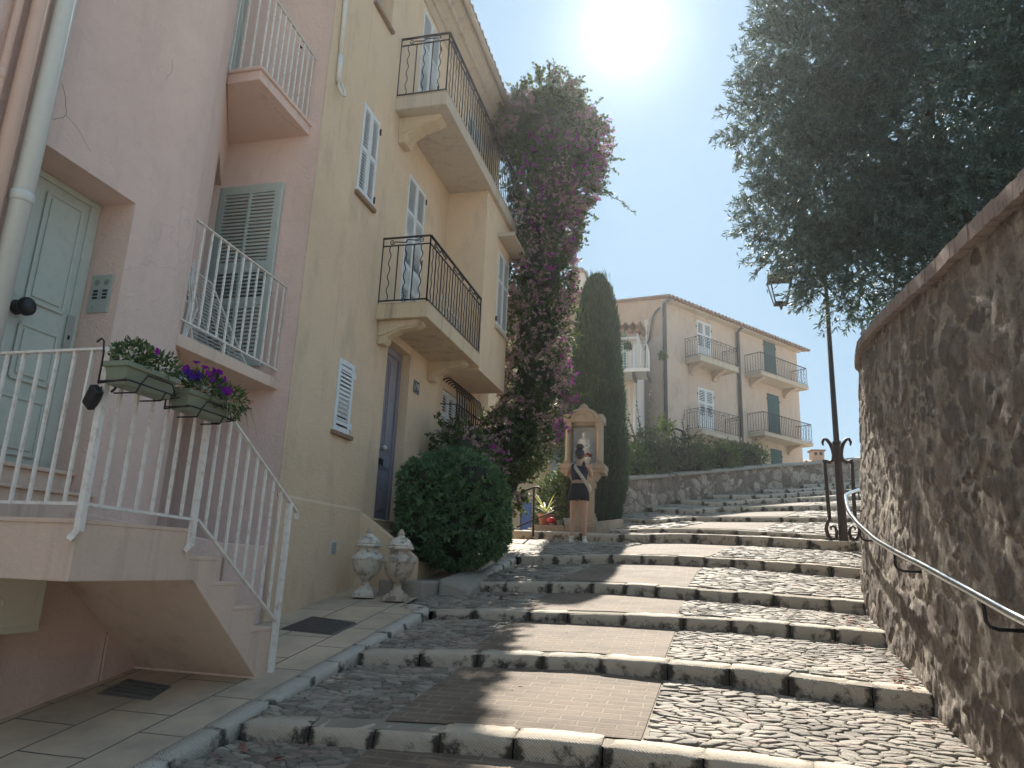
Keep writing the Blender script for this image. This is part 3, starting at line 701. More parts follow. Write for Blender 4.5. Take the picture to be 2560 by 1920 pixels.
# ------------------------------------------------------------------ rubble walls
def rubble(name, path, zbot, ztop, thick, lean, relief, cell, us_fn, zn, mat, parent, seed, rng_seed=3, side=1):
    """path: function y -> x ; facing side is the left of the path (towards -x)"""
    ys = us_fn
    P = np.array([(path(y), y) for y in ys]); T = np.gradient(P, axis=0); T /= np.linalg.norm(T, axis=1, keepdims=True)
    Nn = np.stack([T[:,1], -T[:,0]], 1)      # away from the street
    s = np.concatenate([[0], np.cumsum(np.hypot(*np.diff(P, axis=0).T))])
    zb_ = np.array([zbot(y) for y in ys]); zt = np.array([ztop(y) for y in ys])
    q = np.linspace(0, 1, zn)
    Zg = zb_[:,None]+(zt-zb_)[:,None]*q[None]
    Sg = np.repeat(s[:,None], zn, 1)
    wx = Sg+.35*(fbm(Sg*1.7, Zg*1.7, seed+40)-.5); wz = Zg+.35*(fbm(Sg*1.7+9, Zg*1.7, seed+50)-.5)
    F1, F2, ID = worley(wx/cell*.9, wz/cell*1.05, seed)
    F1b, F2b, IDb = worley(wx/cell*2.1, wz/cell*2.3, seed+100)
    big = (ID > .30)
    edge = np.where(big, F2-F1, (F2b-F1b)*.8); idv = np.where(big, ID, IDb)
    show = np.where(big, 1., (IDb > .45)*1.)
    m = sstep(edge+.22*(fbm(Sg*14, Zg*14, seed+7, 5)-.5), .09, .14)*show
    h = m*(.35+.65*hash2(np.floor(idv*9999), np.floor(idv*777), 3))*relief
    h = h*.8+relief*.7*(fbm(Sg*5, Zg*3.2, seed+60, 5)-.5)+relief*.75*(fbm(Sg*26, Zg*15, seed+61, 4)-.5)-m*relief*.35-relief*.22*np.exp(-((edge-.10)/.055)**2)*show
    off = lean*(Zg-zb_[:,None])-h
    X = P[:,0][:,None]+Nn[:,0][:,None]*off; Y = P[:,1][:,None]+Nn[:,1][:,None]*off
    V = np.stack([X, Y, Zg], -1).reshape(-1, 3)
    a, b = len(ys), zn
    idx = np.arange(a*b).reshape(a, b)
    Q = np.stack([idx[:-1,:-1], idx[:-1,1:], idx[1:,1:], idx[1:,:-1]], -1).reshape(-1, 4)
    # back and top
    offb = np.full(a, thick)
    B0 = np.stack([P[:,0]+Nn[:,0]*offb, P[:,1]+Nn[:,1]*offb, zb_], 1); B1 = B0.copy(); B1[:,2] = zt
    n0 = len(V); V = np.concatenate([V, B0, B1])
    k = np.arange(a-1)
    Qb = np.stack([n0+k, n0+k+1, n0+a+k+1, n0+a+k], 1)
    Qt = np.stack([idx[:-1,-1], n0+a+k, n0+a+k+1, idx[1:,-1]], 1)
    ends = np.array([[idx[0,0], n0, n0+a, idx[0,-1]], [idx[-1,0], idx[-1,-1], n0+2*a-1, n0+a-1]])
    Q = np.concatenate([Q, Qb, Qt, ends])
    ast = np.concatenate([m.ravel(), np.zeros(2*a)]); ato = np.concatenate([np.broadcast_to(hash2(np.floor(idv*9999), np.floor(idv*3333), 8), m.shape).ravel(), np.zeros(2*a)])
    o = np_mesh(name, V, Q, mat, parent, True, {'stone': ast, 'tone': ato})
    return o
def coping(name, path, ztop, y0, y1, lean_off, width, th, over, parent, step=.075):
    V = []; F = []; A = []
    y = y0
    while y < y1:
        x = path(y); t = Vector((path(y+.01)-path(y-.01), .02, 0)).normalized(); n = Vector((t.y, -t.x, 0))
        L = step; p = Vector((x, y, 0))+n*(lean_off-over)
        dz = random.uniform(-.004,.004); dn = random.uniform(-.005,.005); i0 = len(V); hw = L*.465
        z1 = ztop(y)+dz; z0 = z1-th
        for (c, nn, z) in ((-hw,dn,z0),(hw,dn,z0),(hw,width,z0),(-hw,width,z0),(-hw,dn+.004,z1),(hw,dn+.004,z1),(hw,width,z1),(-hw,width,z1)):
            q = p+t*c+n*nn; zz = z + c*t.y*(ztop(y+.1)-ztop(y-.1))/.2
            V.append((q.x, q.y, zz)); A.append(.35 if z == z0 else .1)
        F += [(i0+a, i0+b, i0+c, i0+d) for a, b, c, d in ((0,3,2,1),(4,5,6,7),(0,1,5,4),(1,2,6,5),(2,3,7,6),(3,0,4,7))]
        y += L*t.y
    # mortar core under the bricks
    core = [p for p in np.arange(y0, y1, .15)]
    for ya, yb in zip(core[:-1], core[1:]):
        i0 = len(V)
        for yy in (ya, yb):
            x = path(yy); t = Vector((path(yy+.01)-path(yy-.01), .02, 0)).normalized(); n = Vector((t.y, -t.x, 0)); p = Vector((x, yy, 0))+n*(lean_off-over)
            for nn, z in ((.012, ztop(yy)-th+.004), (width-.01, ztop(yy)-th+.004), (width-.01, ztop(yy)-.008), (.012, ztop(yy)-.008)):
                q = p+n*nn; V.append((q.x, q.y, z)); A.append(.6)
        F += [(i0+k, i0+(k+1) % 4, i0+4+(k+1) % 4, i0+4+k) for k in range(4)]
    me = bpy.data.meshes.new(name); me.from_pydata(V, [], F); me.update()
    at_ = me.attributes.new('joint', 'FLOAT', 'POINT'); at_.data.foreach_set('value', np.array(A, np.float32))
    return mesh_obj(name, me, 'brick_coping', parent)
_yy = np.linspace(-2.5, 17.2, 400); _xx = np.array([wall_x(y) for y in _yy])
for _ in range(40): _xx[1:-1] = (_xx[:-2]+2*_xx[1:-1]+_xx[2:])/4
def wpath(y): return float(np.interp(y, _yy, _xx))
ZT = [(-2.5,2.62),(0,2.92),(3.5,3.42),(4.2,3.506),(5.1,3.60),(6.9,3.906),(8.3,4.117),(9.67,4.26),(13,4.75),(17.2,5.4)]
def wtop(y): return lerp_path(ZT, y)
rw = thing('stone_wall', (1.4, 5, .8), 'tall curved rubble stone retaining wall with reddish brick coping on the right', 'wall')
ysr = np.concatenate([np.arange(-2.5, 2.2, .12), np.arange(2.2, 10.2, .021), np.arange(10.2, 17.1, .1)])
rubble('masonry', wpath, lambda y: zb(y)-.35, lambda y: wtop(y)-.09, .42, .065, .038, .25, ysr, 160, 'rubble', rw, 5)
coping('coping', wpath, wtop, -2.4, 17, .185, .46, .10, .045, rw)
lwp = [(-1.66,16.5),(-1.74,17.44),(-.44,20.91),(.82,22.66),(2.33,24.9),(4.54,27.35),(5.94,29.29),(8.4,33)]
lwp_fine = np.linspace(16.5, 33, 200); lwx = np.interp(lwp_fine, [p[1] for p in lwp], [p[0] for p in lwp])
for _ in range(12): lwx[1:-1] = (lwx[:-2]+2*lwx[1:-1]+lwx[2:])/4
def lpath(y): return float(np.interp(y, lwp_fine, lwx))
def lbot(y): return float(np.interp(y, [16.5,17.44,20.91,22.66,24.9,27.35,29.29,33], [2.4,2.6,3.3,3.65,4.1,4.6,4.99,5.8]))
def ltop(y): return float(np.interp(y, [16.5,17.44,20.91,22.66,24.9,27.35,29.29,33], [3.6,3.74,4.32,4.675,5.13,5.625,6.03,6.8]))
# the low wall faces the street on its right: mirror the path so the facing side is right
lw = thing('stone_wall', (0, 21, 3), 'low rubble stone wall with flat coping running behind the steps, shrubs above it', 'wall')
def rubble_right(name, path, zbot, ztop, thick, relief, cell, ys, zn, mat, parent, seed):
    o = rubble(name, lambda y: -path(y), zbot, ztop, thick, .03, relief, cell, ys, zn, mat, None, seed)
    me = o.data; me.transform(Matrix.Scale(-1, 4, Vector((1,0,0)))); me.flip_normals()
    if parent: w_ = wloc(parent); o.parent = parent; me.transform(Matrix.Translation(-w_))
    return o
rubble_right('masonry', lpath, lbot, lambda y: ltop(y)-.07, .4, .045, .34, np.arange(16.5, 33, .05), 40, 'rubble_far', lw, 21)
cp = MB()
for ya, yb in zip(np.arange(16.45, 32.8, .45), np.arange(16.45, 32.8, .45)+.435):
    xa, xb = lpath(ya), lpath(yb); za, zb2 = ltop(ya), ltop(yb); g = random.uniform(0,.012)
    cp.hexa([(xa+.06+g,ya,za-.075),(xb+.06+g,yb,zb2-.075),(xb-.46,yb,zb2-.075),(xa-.46,ya,za-.075)][::1], [(xa+.06+g,ya,za),(xb+.06+g,yb,zb2),(xb-.46,yb,zb2),(xa-.46,ya,za)])
cp.build('coping', 'rough_block', lw, bevel=.01)

# ------------------------------------------------------------------ house building helpers
def shutter(F, u0, u1, z0, z1, d, mat, parent, mids=(), solid=(), slat=.045, stile=.05, th=.032, name='shutter', rise=.40, thk=.30):
    """louvred leaf; mids: z of cross rails, solid: list of (za,zb) panel spans"""
    m = MB()
    m.fb(F, u0, u0+stile, z0, z1, d, d+th).fb(F, u1-stile, u1, z0, z1, d, d+th)
    rails = [(z0, z0+stile*1.5)] + [(z-stile*.55, z+stile*.55) for z in mids] + [(z1-stile*1.3, z1)]
    for a, b in rails: m.fb(F, u0+stile, u1-stile, a, b, d+.001, d+th-.001)
    for (a0, a1), (b0, b1) in zip(rails[:-1], rails[1:]):
        za, zc = a1, b0
        if any(s0 <= (za+zc)/2 <= s1 for s0, s1 in solid):
            m.fb(F, u0+stile, u1-stile, za, zc, d+.006, d+th-.010)
            m.fb(F, u0+stile+.03, u1-stile-.03, za+.03, zc-.03, d+th-.010, d+th-.004)
            continue
        n = max(1, int(round((zc-za)/slat))); h = (zc-za)/n
        for k in range(n):
            zz = za+k*h
            a = [F(u0+stile, zz+h*.10, d+th-.002), F(u1-stile, zz+h*.10, d+th-.002), F(u1-stile, zz+h*(.1+rise), d+.004), F(u0+stile, zz+h*(.1+rise), d+.004)]
            b = [Vector(p)+Vector((0,0,h*thk)) for p in a]
            m.hexa(a, b)
    return m.build(name, mat, parent)
def hinge(F, u, z, d, parent, mat='iron'):
    m = MB(); m.fb(F, u-.018, u+.018, z-.035, z+.035, d, d+.022); m.tube([F(u, z-.045, d+.02), F(u, z+.045, d+.02)], .009, 6)
    return m.build('hinge', mat, parent)
def slabpoly(poly, z0, z1):
    m = MB(); n = len(poly)
    m.v = [(x,y,z0) for x,y in poly]+[(x,y,z1) for x,y in poly]
    m.f = [tuple(range(n-1,-1,-1)), tuple(range(n,2*n))]+[(k,(k+1)%n,n+(k+1)%n,n+k) for k in range(n)]
    return m
def along(path, sp, skip_ends=True):
    out = []
    for a, b in zip(path[:-1], path[1:]):
        a = Vector(a); b = Vector(b); L = (b-a).length; n = max(1, int(round(L/sp)))
        for k in range(1, n): out.append((a.lerp(b, k/n), (b-a).normalized()))
    return out
def plain_rail(m, top, bot, sp, bw=.014, rw=.03, posts=()):
    """top/bot: matching 3D paths"""
    for P, w in ((top, rw), (bot, rw*.8)):
        for a, b in zip(P[:-1], P[1:]): m.bar(a, b, w, .010 if P is top else .012)
    for i in range(len(top)-1):
        L = (Vector(top[i+1])-Vector(top[i])).length; n = max(1, int(round(L/sp)))
        for k in range(n+1):
            if k == n and i < len(top)-2: continue
            a = Vector(bot[i]).lerp(Vector(bot[i+1]), k/n); b = Vector(top[i]).lerp(Vector(top[i+1]), k/n)
            b = Vector((a.x, a.y, b.z)) if (a-b).length < 3 else b
            m.bar(a, b-Vector((0,0,.006)), bw, bw, up=(0,1,0))
    return m
def spiral(c, ax, az, r0, turns, start, rad, dirn=1, n=26):
    pts = []
    for k in range(n+1):
        t = k/n; a = start+dirn*turns*2*PI*t; r = r0*(1-.82*t)
        pts.append(Vector(c)+Vector(ax)*(r*math.cos(a))+Vector(az)*(r*math.sin(a)))
    return pts
def iron_rail(m, path, z0, z1, sp=.125, band=.11, b=.013, scrolls=True, amp=.014):
    """balcony railing: flat bars, straight and wavy balusters in turn, scrolls in the band under the top rail"""
    P = [Vector((x, y, 0)) for x, y in path]
    for a, c in zip(P[:-1], P[1:]):
        m.bar(a+Vector((0,0,z1)), c+Vector((0,0,z1)), .034, .014); m.bar(a+Vector((0,0,z1-band)), c+Vector((0,0,z1-band)), .018, .012)
        m.bar(a+Vector((0,0,z0)), c+Vector((0,0,z0)), .024, .014)
        d = (c-a); L = d.length; d.normalize(); n = max(2, int(round(L/sp)))
        for k in range(n+1):
            p = a+d*(L*k/n)
            if k in (0, n): m.bar(p+Vector((0,0,z0-.03)), p+Vector((0,0,z1)), b*1.25); continue
            if k % 2 == 0: m.bar(p+Vector((0,0,z0)), p+Vector((0,0,z1-band)), b)
            else:
                hh = z1-band-z0
                m.tube([p+d*(amp*math.sin(2*PI*t*4))+Vector((0,0,z0+hh*t)) for t in np.linspace(0, 1, 25)], b*.55, 4, False)
        if scrolls:
            ns = max(1, int(L/.62)); 
            for k in range(ns):
                c0 = a+d*(L*(k+.5)/ns); w_ = min(.2, L/ns*.36)
                zc = z1-band*.5
                l = spiral(c0-d*w_+Vector((0,0,zc)), d, (0,0,1), band*.36, 1.4, 0, .006, -1); rr = spiral(c0+d*w_+Vector((0,0,zc)), d, (0,0,1), band*.36, 1.4, PI, .006, -1)
                m.tube(l, .0065, 4, False); m.tube(rr, .0065, 4, False)
                m.bar(l[0], c0-d*.01+Vector((0,0,zc-.02)), .011); m.bar(rr[0], c0+d*.01+Vector((0,0,zc+.02)), .011); m.bar(c0-d*.01+Vector((0,0,zc-.02)), c0+d*.01+Vector((0,0,zc+.02)), .011)
    return m
def corbel(F, u, w_, ztop, length, drop, mat, parent):
    """scrolled bracket under a slab: profile in (d, z), thickness w_ along u"""
    pr = [(0,ztop),(length,ztop),(length+.01,ztop-.05),(length-.06,ztop-.085),(length*.72,ztop-.11),(length*.5,ztop-drop*.42),(length*.3,ztop-drop*.62),(.13,ztop-drop*.74),(.13,ztop-drop*.82),(.10,ztop-drop),(0,ztop-drop)]
    G = Fr(F.o+F.u*u, F.n)           # u axis = outward, n = sideways
    m = MB(); m.prism(G, pr[::-1], -w_/2, w_/2)
    pr2 = [(0,ztop-.001),(length*.98,ztop-.001),(length*.9,ztop-.07),(length*.5,ztop-drop*.35),(.1,ztop-drop*.62),(0,ztop-drop*.66)]
    m.prism(G, pr2[::-1], -w_/2-.018, w_/2+.018)
    return m.build('corbel', mat, parent, bevel=.008)
def drain(pts, r, mat, parent, collars=(), name='drainpipe'):
    m = MB(); m.tube(pts, r, 16)
    for z in collars:
        p = Vector(pts[0]); m.tube([(p.x, p.y, z-.035),(p.x, p.y, z-.02),(p.x, p.y, z+.02),(p.x, p.y, z+.035)], [r, r*1.13, r*1.13, r], 16)
    return m.build(name, mat, parent, True)

# ------------------------------------------------------------------ pink house
FP = Fr((-3.95,0,0), (0,1,0))
pD = Vector((-4.03,4.72,0)); pI = Vector((-5.03,6.2,0)); FD = Fr(pD, pI-pD); LD = (pI-pD).length
FF = Fr((0,6.2,0), (1,0,0))
pink = thing('pink_house', (-4.4, 4.2, .7), 'pink plastered house with sage green front door, outside stairs and white railings', 'house')
m = MB(); m.wall(FP, -5, 4.40, -1.2, 12.5, [(3.165,3.985,1.70,4.045,.345)])
arc = [(-3.95,4.40),(-3.951,4.47),(-3.956,4.54),(-3.966,4.60),(-3.985,4.66),(-4.03,4.72)]
m.grid([[(x,y,z) for z in (-1.2,2,5,12.5)] for x,y in arc])
m.wall(FD, 0, LD, -1.2, 12.5, [(.95,1.70,3.29,5.50,.3),(.55,1.62,6.2,8.35,.22),(.62,1.35,1.0,3.0,.35)])
m.wall(FF, -5.03, -3.883, -1.2, 12.5)
wl = m.build('wall', 'pink', pink, weld=True)
for p in wl.data.polygons: p.use_smooth = True
mod = wl.modifiers.new('edges', 'EDGE_SPLIT'); mod.split_angle = .6
# door: leaf in its recess, raised panels
dr = MB(); FX = Fr((-3.95-.345,0,0), (0,1,0))
dr.fb(FX, 3.10, 3.984, 2.06, 4.044, .0, .03)
for (u0,u1,z0,z1) in ((3.13,3.22,2.15,4.03),(3.90,3.982,2.06,4.043)): dr.fb(FX, u0, u1, z0, z1, .03, .045)
dr.fb(FX, 3.13, 3.98, 4.0, 4.043, .03, .052)
door = dr.build('door', 'door_green', pink, bevel=.004)
for (u0,u1,z0,z1) in ((3.24,3.46,3.15,3.93),(3.55,3.84,3.15,3.93),(3.24,3.46,2.62,2.98),(3.55,3.84,2.62,2.98),(3.24,3.84,2.14,2.5)):
    q = MB()
    q.fb(FX, u0, u1, z0, z1, .03, .037); q.fb(FX, u0+.03, u1-.03, z0+.03, z1-.03, .037, .048)
    for a,b,c,e in ((u0-.012,u0+.012,z0,z1),(u1-.012,u1+.012,z0,z1),(u0,u1,z0-.012,z0+.012),(u0,u1,z1-.012,z1+.012)): q.fb(FX, a, b, c, e, .037, .046)
    q.build('panel', 'door_green', door, bevel=.004)
q = MB(); c = FX(3.50, 3.07, 0)
q.lathe([(.045,.03),(.05,.04),(.045,.05),(.02,.055),(.02,.075),(.045,.085),(.062,.11),(.06,.135),(.04,.152),(.0,.157)], (0,0,0), 20)
kn = q.build('knob', 'black', None, True); kn.data.transform(Matrix.Translation(c-wloc(door)) @ Matrix.Rotation(PI/2, 4, 'Y')); kn.parent = door
q = MB(); q.fb(FX, 3.885, 3.945, 2.92, 3.16, .045, .052); q.lathe([(.012,0),(.012,.002)], (0,0,0), 8)
q.v = q.v[:8]; q.f = q.f[:6]
lp = q.build('lock_plate', 'steel_panel', door, bevel=.002)
q = MB(); q.fb(FX, 3.908, 3.922, 2.98, 3.01, .052, .056); q.build('keyhole', 'black', door)
q = MB(); q.fb(FP, 3.10, 4.06, 1.70, 1.895, -.345, .02); q.fb(FP, 3.10, 4.075, 1.895, 1.915, -.345, .045); q.fb(FP, 3.12, 3.984, 1.915, 2.03, -.345, -.10); q.fb(FP, 3.12, 3.984, 2.03, 2.055, -.345, -.075)
q.build('doorstep', 'peach', pink, bevel=.005)
# intercom on the reveal that faces the camera
FI = Fr((0,3.985,0), (1,0,0))
q = MB(); q.fb(FI, -4.2, -4.02, 3.195, 3.485, 0, .012); ic = q.build('intercom', 'steel_panel', pink, bevel=.004)
for a in range(3):
    for (u0, u1) in ((-4.165,-4.125),(-4.085,-4.045)): MB().fb(FI, u0, u1, 3.30+a*.026, 3.316+a*.026, .012, .015).build('name_label', 'black', ic)
q = MB()
for a in range(4):
    for b_ in range(2): q.fb(FI, -4.115+b_*.012, -4.107+b_*.012, 3.295+a*.02, 3.305+a*.02, .012, .016)
q.build('keypad', 'steel', ic)
MB().tube([FI(-4.155,3.235,.011),FI(-4.155,3.235,.018)], .013, 10).build('call_button', 'steel', ic)
for cx in (-4.145,-4.065):
    q = MB()
    for a in range(5):
        for b_ in range(5):
            if abs(a-2)+abs(b_-2) < 4: q.fb(FI, cx+(a-2)*.009-.002, cx+(a-2)*.009+.002, 3.425+(b_-2)*.009-.002, 3.425+(b_-2)*.009+.002, .012, .0135)
    q.build('speaker_grille', 'black', ic)
# drainpipes at the left
drain([(-3.83,3.028,1.0),(-3.83,3.033,9)], .061, 'pipe_grey', pink, (3.56,7.2))
drain([(-3.86,2.898,1.0),(-3.86,2.90,9)], .046, 'pipe_pink', pink, (5.08,))
drain([(-3.90,2.80,1.0),(-3.90,2.805,9)], .022, 'pipe_pink', pink, (4.25,))
q = MB(); q.tube([(-3.90,2.84,5.03),(-3.80,2.92,5.05),(-3.79,2.95,5.0),(-3.80,2.965,4.97),(-3.82,2.95,4.985),(-3.9,2.93,5.04)], .006, 6); q.build('pipe_clip', 'pipe_grey', pink, True)
# balconies
lb = slabpoly([(-4.015,4.62),(-4.015,6.199),(-5.029,6.199),(-4.03,4.72)], 3.18, 3.285).build('balcony', 'peach', pink, bevel=.006)
q = plain_rail(MB(), [(-4.06,4.69,4.315),(-4.06,6.19,4.275)], [(-4.06,4.75,3.42),(-4.06,6.16,3.385)], .128, .015, .032)
q.bar((-4.06,5.35,3.285),(-4.06,5.35,3.40),.02); q.bar((-4.06,6.16,3.385),(-4.06,6.198,3.385),.02); q.build('railing', 'white_rail', lb)
u_ = slabpoly([(-4.009,5.24),(-4.009,6.199),(-5.029,6.199),(-4.37,5.24)], 6.055, 6.16); 
for a in slabpoly([(-3.985,5.215),(-3.985,6.199),(-4.3,6.199),(-4.36,5.215)], 6.16, 6.195).f: u_.f.append(tuple(i+len(u_.v) for i in a))
u_.v += slabpoly([(-3.985,5.215),(-3.985,6.199),(-4.3,6.199),(-4.36,5.215)], 6.16, 6.195).v
ub = u_.build('balcony', 'pink', pink, bevel=.006)
q = plain_rail(MB(), [(-4.39,5.27,7.09),(-4.04,5.27,7.09),(-4.04,6.19,7.03)], [(-4.39,5.27,6.21),(-4.04,5.27,6.21),(-4.04,6.14,6.21)], .10, .013, .028)
q.build('railing', 'white_rail', ub)
# french windows and shutters of the diagonal wall
q = MB(); q.fb(FD, .955, 1.695, 3.30, 5.49, -.29, -.26); q.build('french_window', 'dark_void', pink)
q = MB(); q.fb(FD, .56, 1.61, 6.21, 8.34, -.2, -.17); q.build('french_window', 'dark_void', pink)
shutter(FF, -4.975, -4.215, 3.42, 5.47, .04, 'shutter_blue', pink, mids=(4.50,4.12), solid=((4.15,4.49),(3.3,3.8)), slat=.042, stile=.075, th=.035, rise=.36, thk=.55).data
s = shutter(FD, .58, 1.08, 6.22, 8.33, -.03, 'shutter_blue', pink, mids=(7.3,), slat=.045, stile=.06, rise=.36, thk=.55)
shutter(FD, 1.09, 1.6, 6.22, 8.33, -.03, 'shutter_blue', pink, mids=(7.3,), slat=.045, stile=.06, rise=.36, thk=.55)
q = MB(); q.fb(FF, -4.60,-4.575,3.49,5.37,.044,.083); q.build('mullion', 'shutter_blue', pink)
q = MB(); q.fb(FF, -4.37,-4.25,4.38,4.40,.076,.088); q.fb(FF,-4.34,-4.325,4.36,4.42,.076,.096); q.fb(FF,-4.295,-4.28,4.36,4.42,.076,.096); q.build('bolt', 'steel_panel', pink)
q = MB(); q.tube([FF(-4.245,7.22,0),FF(-4.245,7.22,.06),FF(-4.215,7.14,.09)], .010, 6); q.build('shutter_catch', 'iron', pink)
q = MB(); q.fb(FD, .63, 1.34, 1.0, 2.99, -.34, -.31); q.build('cellar_door', 'shutter_blue', pink)
drain([(-4.21,4.885,1.70),(-4.215,4.89,3.18)], .052, 'pipe_pink', pink, (2.28,2.02))
# stairs
st = MB(); G = Fr((0,0,0), (0,1,0))
prof = [(3.0,1.40),(3.93,1.40),(4.72,.755),(4.73,.66),(4.865,.66),(4.865,1.07),(4.62,1.07),(4.62,1.225),(4.39,1.225),(4.39,1.385),(4.15,1.385),(4.15,1.54),(3.89,1.54),(3.89,1.70),(3.0,1.70)]
st.prism(G, prof, -3.948, -2.965)
stair = st.build('staircase', 'peach', pink, bevel=.006)
q = MB()
for (a, b, z) in ((2.99,3.885,1.70),(3.87,4.145,1.54),(4.13,4.385,1.385),(4.37,4.615,1.225),(4.6,4.875,1.07)): q.fb(Fr((0,0,0),(0,1,0)), a, b+.012, z-.020, z+.003, -3.94, -2.961)
q.build('nosing', 'peach', stair, bevel=.004)
q = MB(); q.box(-5.0,-3.90,5.55,6.197,-.2,1.66); q.prism(Fr((0,0,0),(0,1,0)), [(3.9,1.56),(4.15,1.4),(4.6,1.1),(4.88,.9),(5.5,.9),(5.5,1.66),(3.9,1.80)], -3.947, -3.89); q.box(-4.7,-3.944,4.41,4.86,-.2,1.0); q.build('plinth', 'pink', pink, bevel=.01)
q = MB()
XR = -2.945
top = [(-3.94,2.985,2.575),(XR,2.985,2.578),(XR,3.83,2.557),(XR,4.985,1.90)]
for a, b in zip(top[:-1], top[1:]): q.bar(a, b, .034, .013)
bot = [(-3.94,2.985,1.775),(XR,2.985,1.775),(XR,3.865,1.757),(XR,4.87,1.115)]
for a, b in zip(bot[:-1], bot[1:]): q.bar(a, b, .022, .016)
for x in np.arange(XR-.112, -3.94, -.112): q.bar((x,2.985,1.775),(x,2.985,2.572),.015,.015,(0,1,0))
for y in np.arange(3.10, 3.80, .122): q.bar((XR,y,1.77),(XR,y,2.572-.025*(y-2.985)),.015,.015,(0,1,0))
for y in np.arange(3.945, 4.84, .116):
    zb_ = 1.757-(y-3.865)*(1.757-1.115)/(1.005); zt_ = 2.557-(y-3.83)*(2.557-1.90)/1.155
    q.bar((XR,y,zb_),(XR,y,zt_),.015,.015,(0,1,0))
q.bar((XR,2.99,1.64),(XR,2.985,2.578),.034,.034,(0,1,0)); q.bar((XR,3.83,1.60),(XR,3.83,2.56),.034,.030,(0,1,0)); q.bar((XR,4.885,.76),(XR,4.885,1.955),.038,.034,(0,1,0))
q.bar((XR,2.99,1.65),(XR-.03,2.975,1.60),.03); q.bar((XR,3.83,1.61),(XR-.02,3.81,1.57),.03)
q.tube([Vector((XR,4.985,1.90))+Vector((0,.03*math.sin(a)*(1-a/9),-.035+.035*math.cos(a)*(1-a/9))) for a in np.linspace(0,7,22)], .011, 6)
q.build('railing', 'white_rail', stair)

# hairline cracks in the old render, as thin raised lips
def crack(pts, parent, mat, r_=.0018):
    out = []
    for a, b in zip(pts[:-1], pts[1:]):
        a = Vector(a); b = Vector(b); n = max(2, int((b-a).length/.03)); d = (b-a); s_ = d.orthogonal().normalized()
        for k in range(n): out.append(a.lerp(b, k/n)+Vector((0, random.uniform(-.007,.007), random.uniform(-.007,.007))) if abs(d.z) > .001 or True else a)
    out.append(Vector(pts[-1])); MB().tube(out, r_, 4, False).build('crack', mat, parent)
M['crack'] = paint('crack_dirt', (.20,.155,.135), .95)
cw = lambda y, z: (-3.9495, y, z)
crack([cw(3.13,4.20),cw(3.22,4.24),cw(3.30,4.31),cw(3.27,4.42),cw(3.22,4.50)], pink, 'crack', .0018); crack([cw(3.30,4.31),cw(3.40,4.29),cw(3.47,4.24),cw(3.53,4.19)], pink, 'crack', .0013)
crack([cw(4.05,5.15),cw(4.10,5.25),cw(4.08,5.36)], pink, 'crack', .0013)
crack([(-4.12,5.42,6.0545),(-4.10,5.62,6.0545),(-4.13,5.78,6.0545),(-4.09,5.95,6.0545),(-4.06,6.12,6.0545)], pink, 'crack')
# utility box and its conduit
ub_ = thing('utility_box', (-3.8,3.45,1.1), 'beige utility box on the wall under the stair landing', 'utility box')
FU = Fr((-3.95,0,0), (0,1,0))
q = MB(); q.fb(FU, 3.0, 3.69, 1.075, 1.555, 0, .17); q.build('cabinet', 'box_beige', ub_, bevel=.012)
q = MB(); q.fb(FU, 3.02, 3.655, 1.115, 1.525, .17, .188); q.fb(FU, 3.06, 3.60, 1.16, 1.48, .188, .193); dd_ = q.build('door', 'box_beige', ub_, bevel=.006)
q = MB(); q.tube([FU(3.36+.028*math.cos(a), 1.245+.028*math.sin(a), .195) for a in np.linspace(0,2*PI,18)], .006, 6, False); q.build('latch', 'box_beige', dd_, True)
q = MB(); q.fb(FU, 3.05, 3.50, .45, 1.074, 0, .09); q.build('conduit_cover', 'box_beige', ub_, bevel=.008)

# folded drying rack on the lower balcony
rk = thing('drying_rack', (-4.4,5.4,3.29), 'white folded clothes drying rack leaning on the pink house balcony', 'drying rack')
q = MB()
fr = [(-4.14,4.95,3.30),(-4.30,5.02,4.02),(-4.36,5.10,4.02),(-4.22,5.98,3.31)]
A0, A1, B0, B1 = Vector((-4.12,4.97,3.30)), Vector((-4.27,5.0,4.0)), Vector((-4.14,5.85,3.30)), Vector((-4.27,5.32,3.98))
for a, b in ((A0,A1),(A1,B1),(B1,B0),(B0,A0)): q.tube([a, b], .009, 6)
fr_o = q.build('frame', 'white_paint', rk)
q = MB()
for t in np.linspace(.06,.94,19): q.tube([A0.lerp(A1,t), B0.lerp(B1,t)], .0035, 4)
for t in np.linspace(.1,.9,4): q.tube([A0.lerp(B0,t)+Vector((-.03,0,0)), A1.lerp(B1,t)+Vector((-.03,0,0))], .004, 4)
q.build('wires', 'white_paint', rk)
q = MB()
for dy in (0,.05,.1):
    q.tube([(-4.10,4.86+dy*.3,3.30),(-4.14,4.93+dy,3.62),(-4.12,4.85+dy*.5,3.80),(-4.2,4.93+dy*.4,4.05)], .010, 6)
q.tube([(-4.10,4.98,3.30),(-4.16,4.9,3.75),(-4.2,4.96,3.98)], .010, 6)
for t in np.linspace(0,1,7): q.bar((-4.12,4.85,3.62+.3*t),(-4.15,4.91,3.64+.3*t),.02,.012)
q.build('legs', 'white_paint', rk)

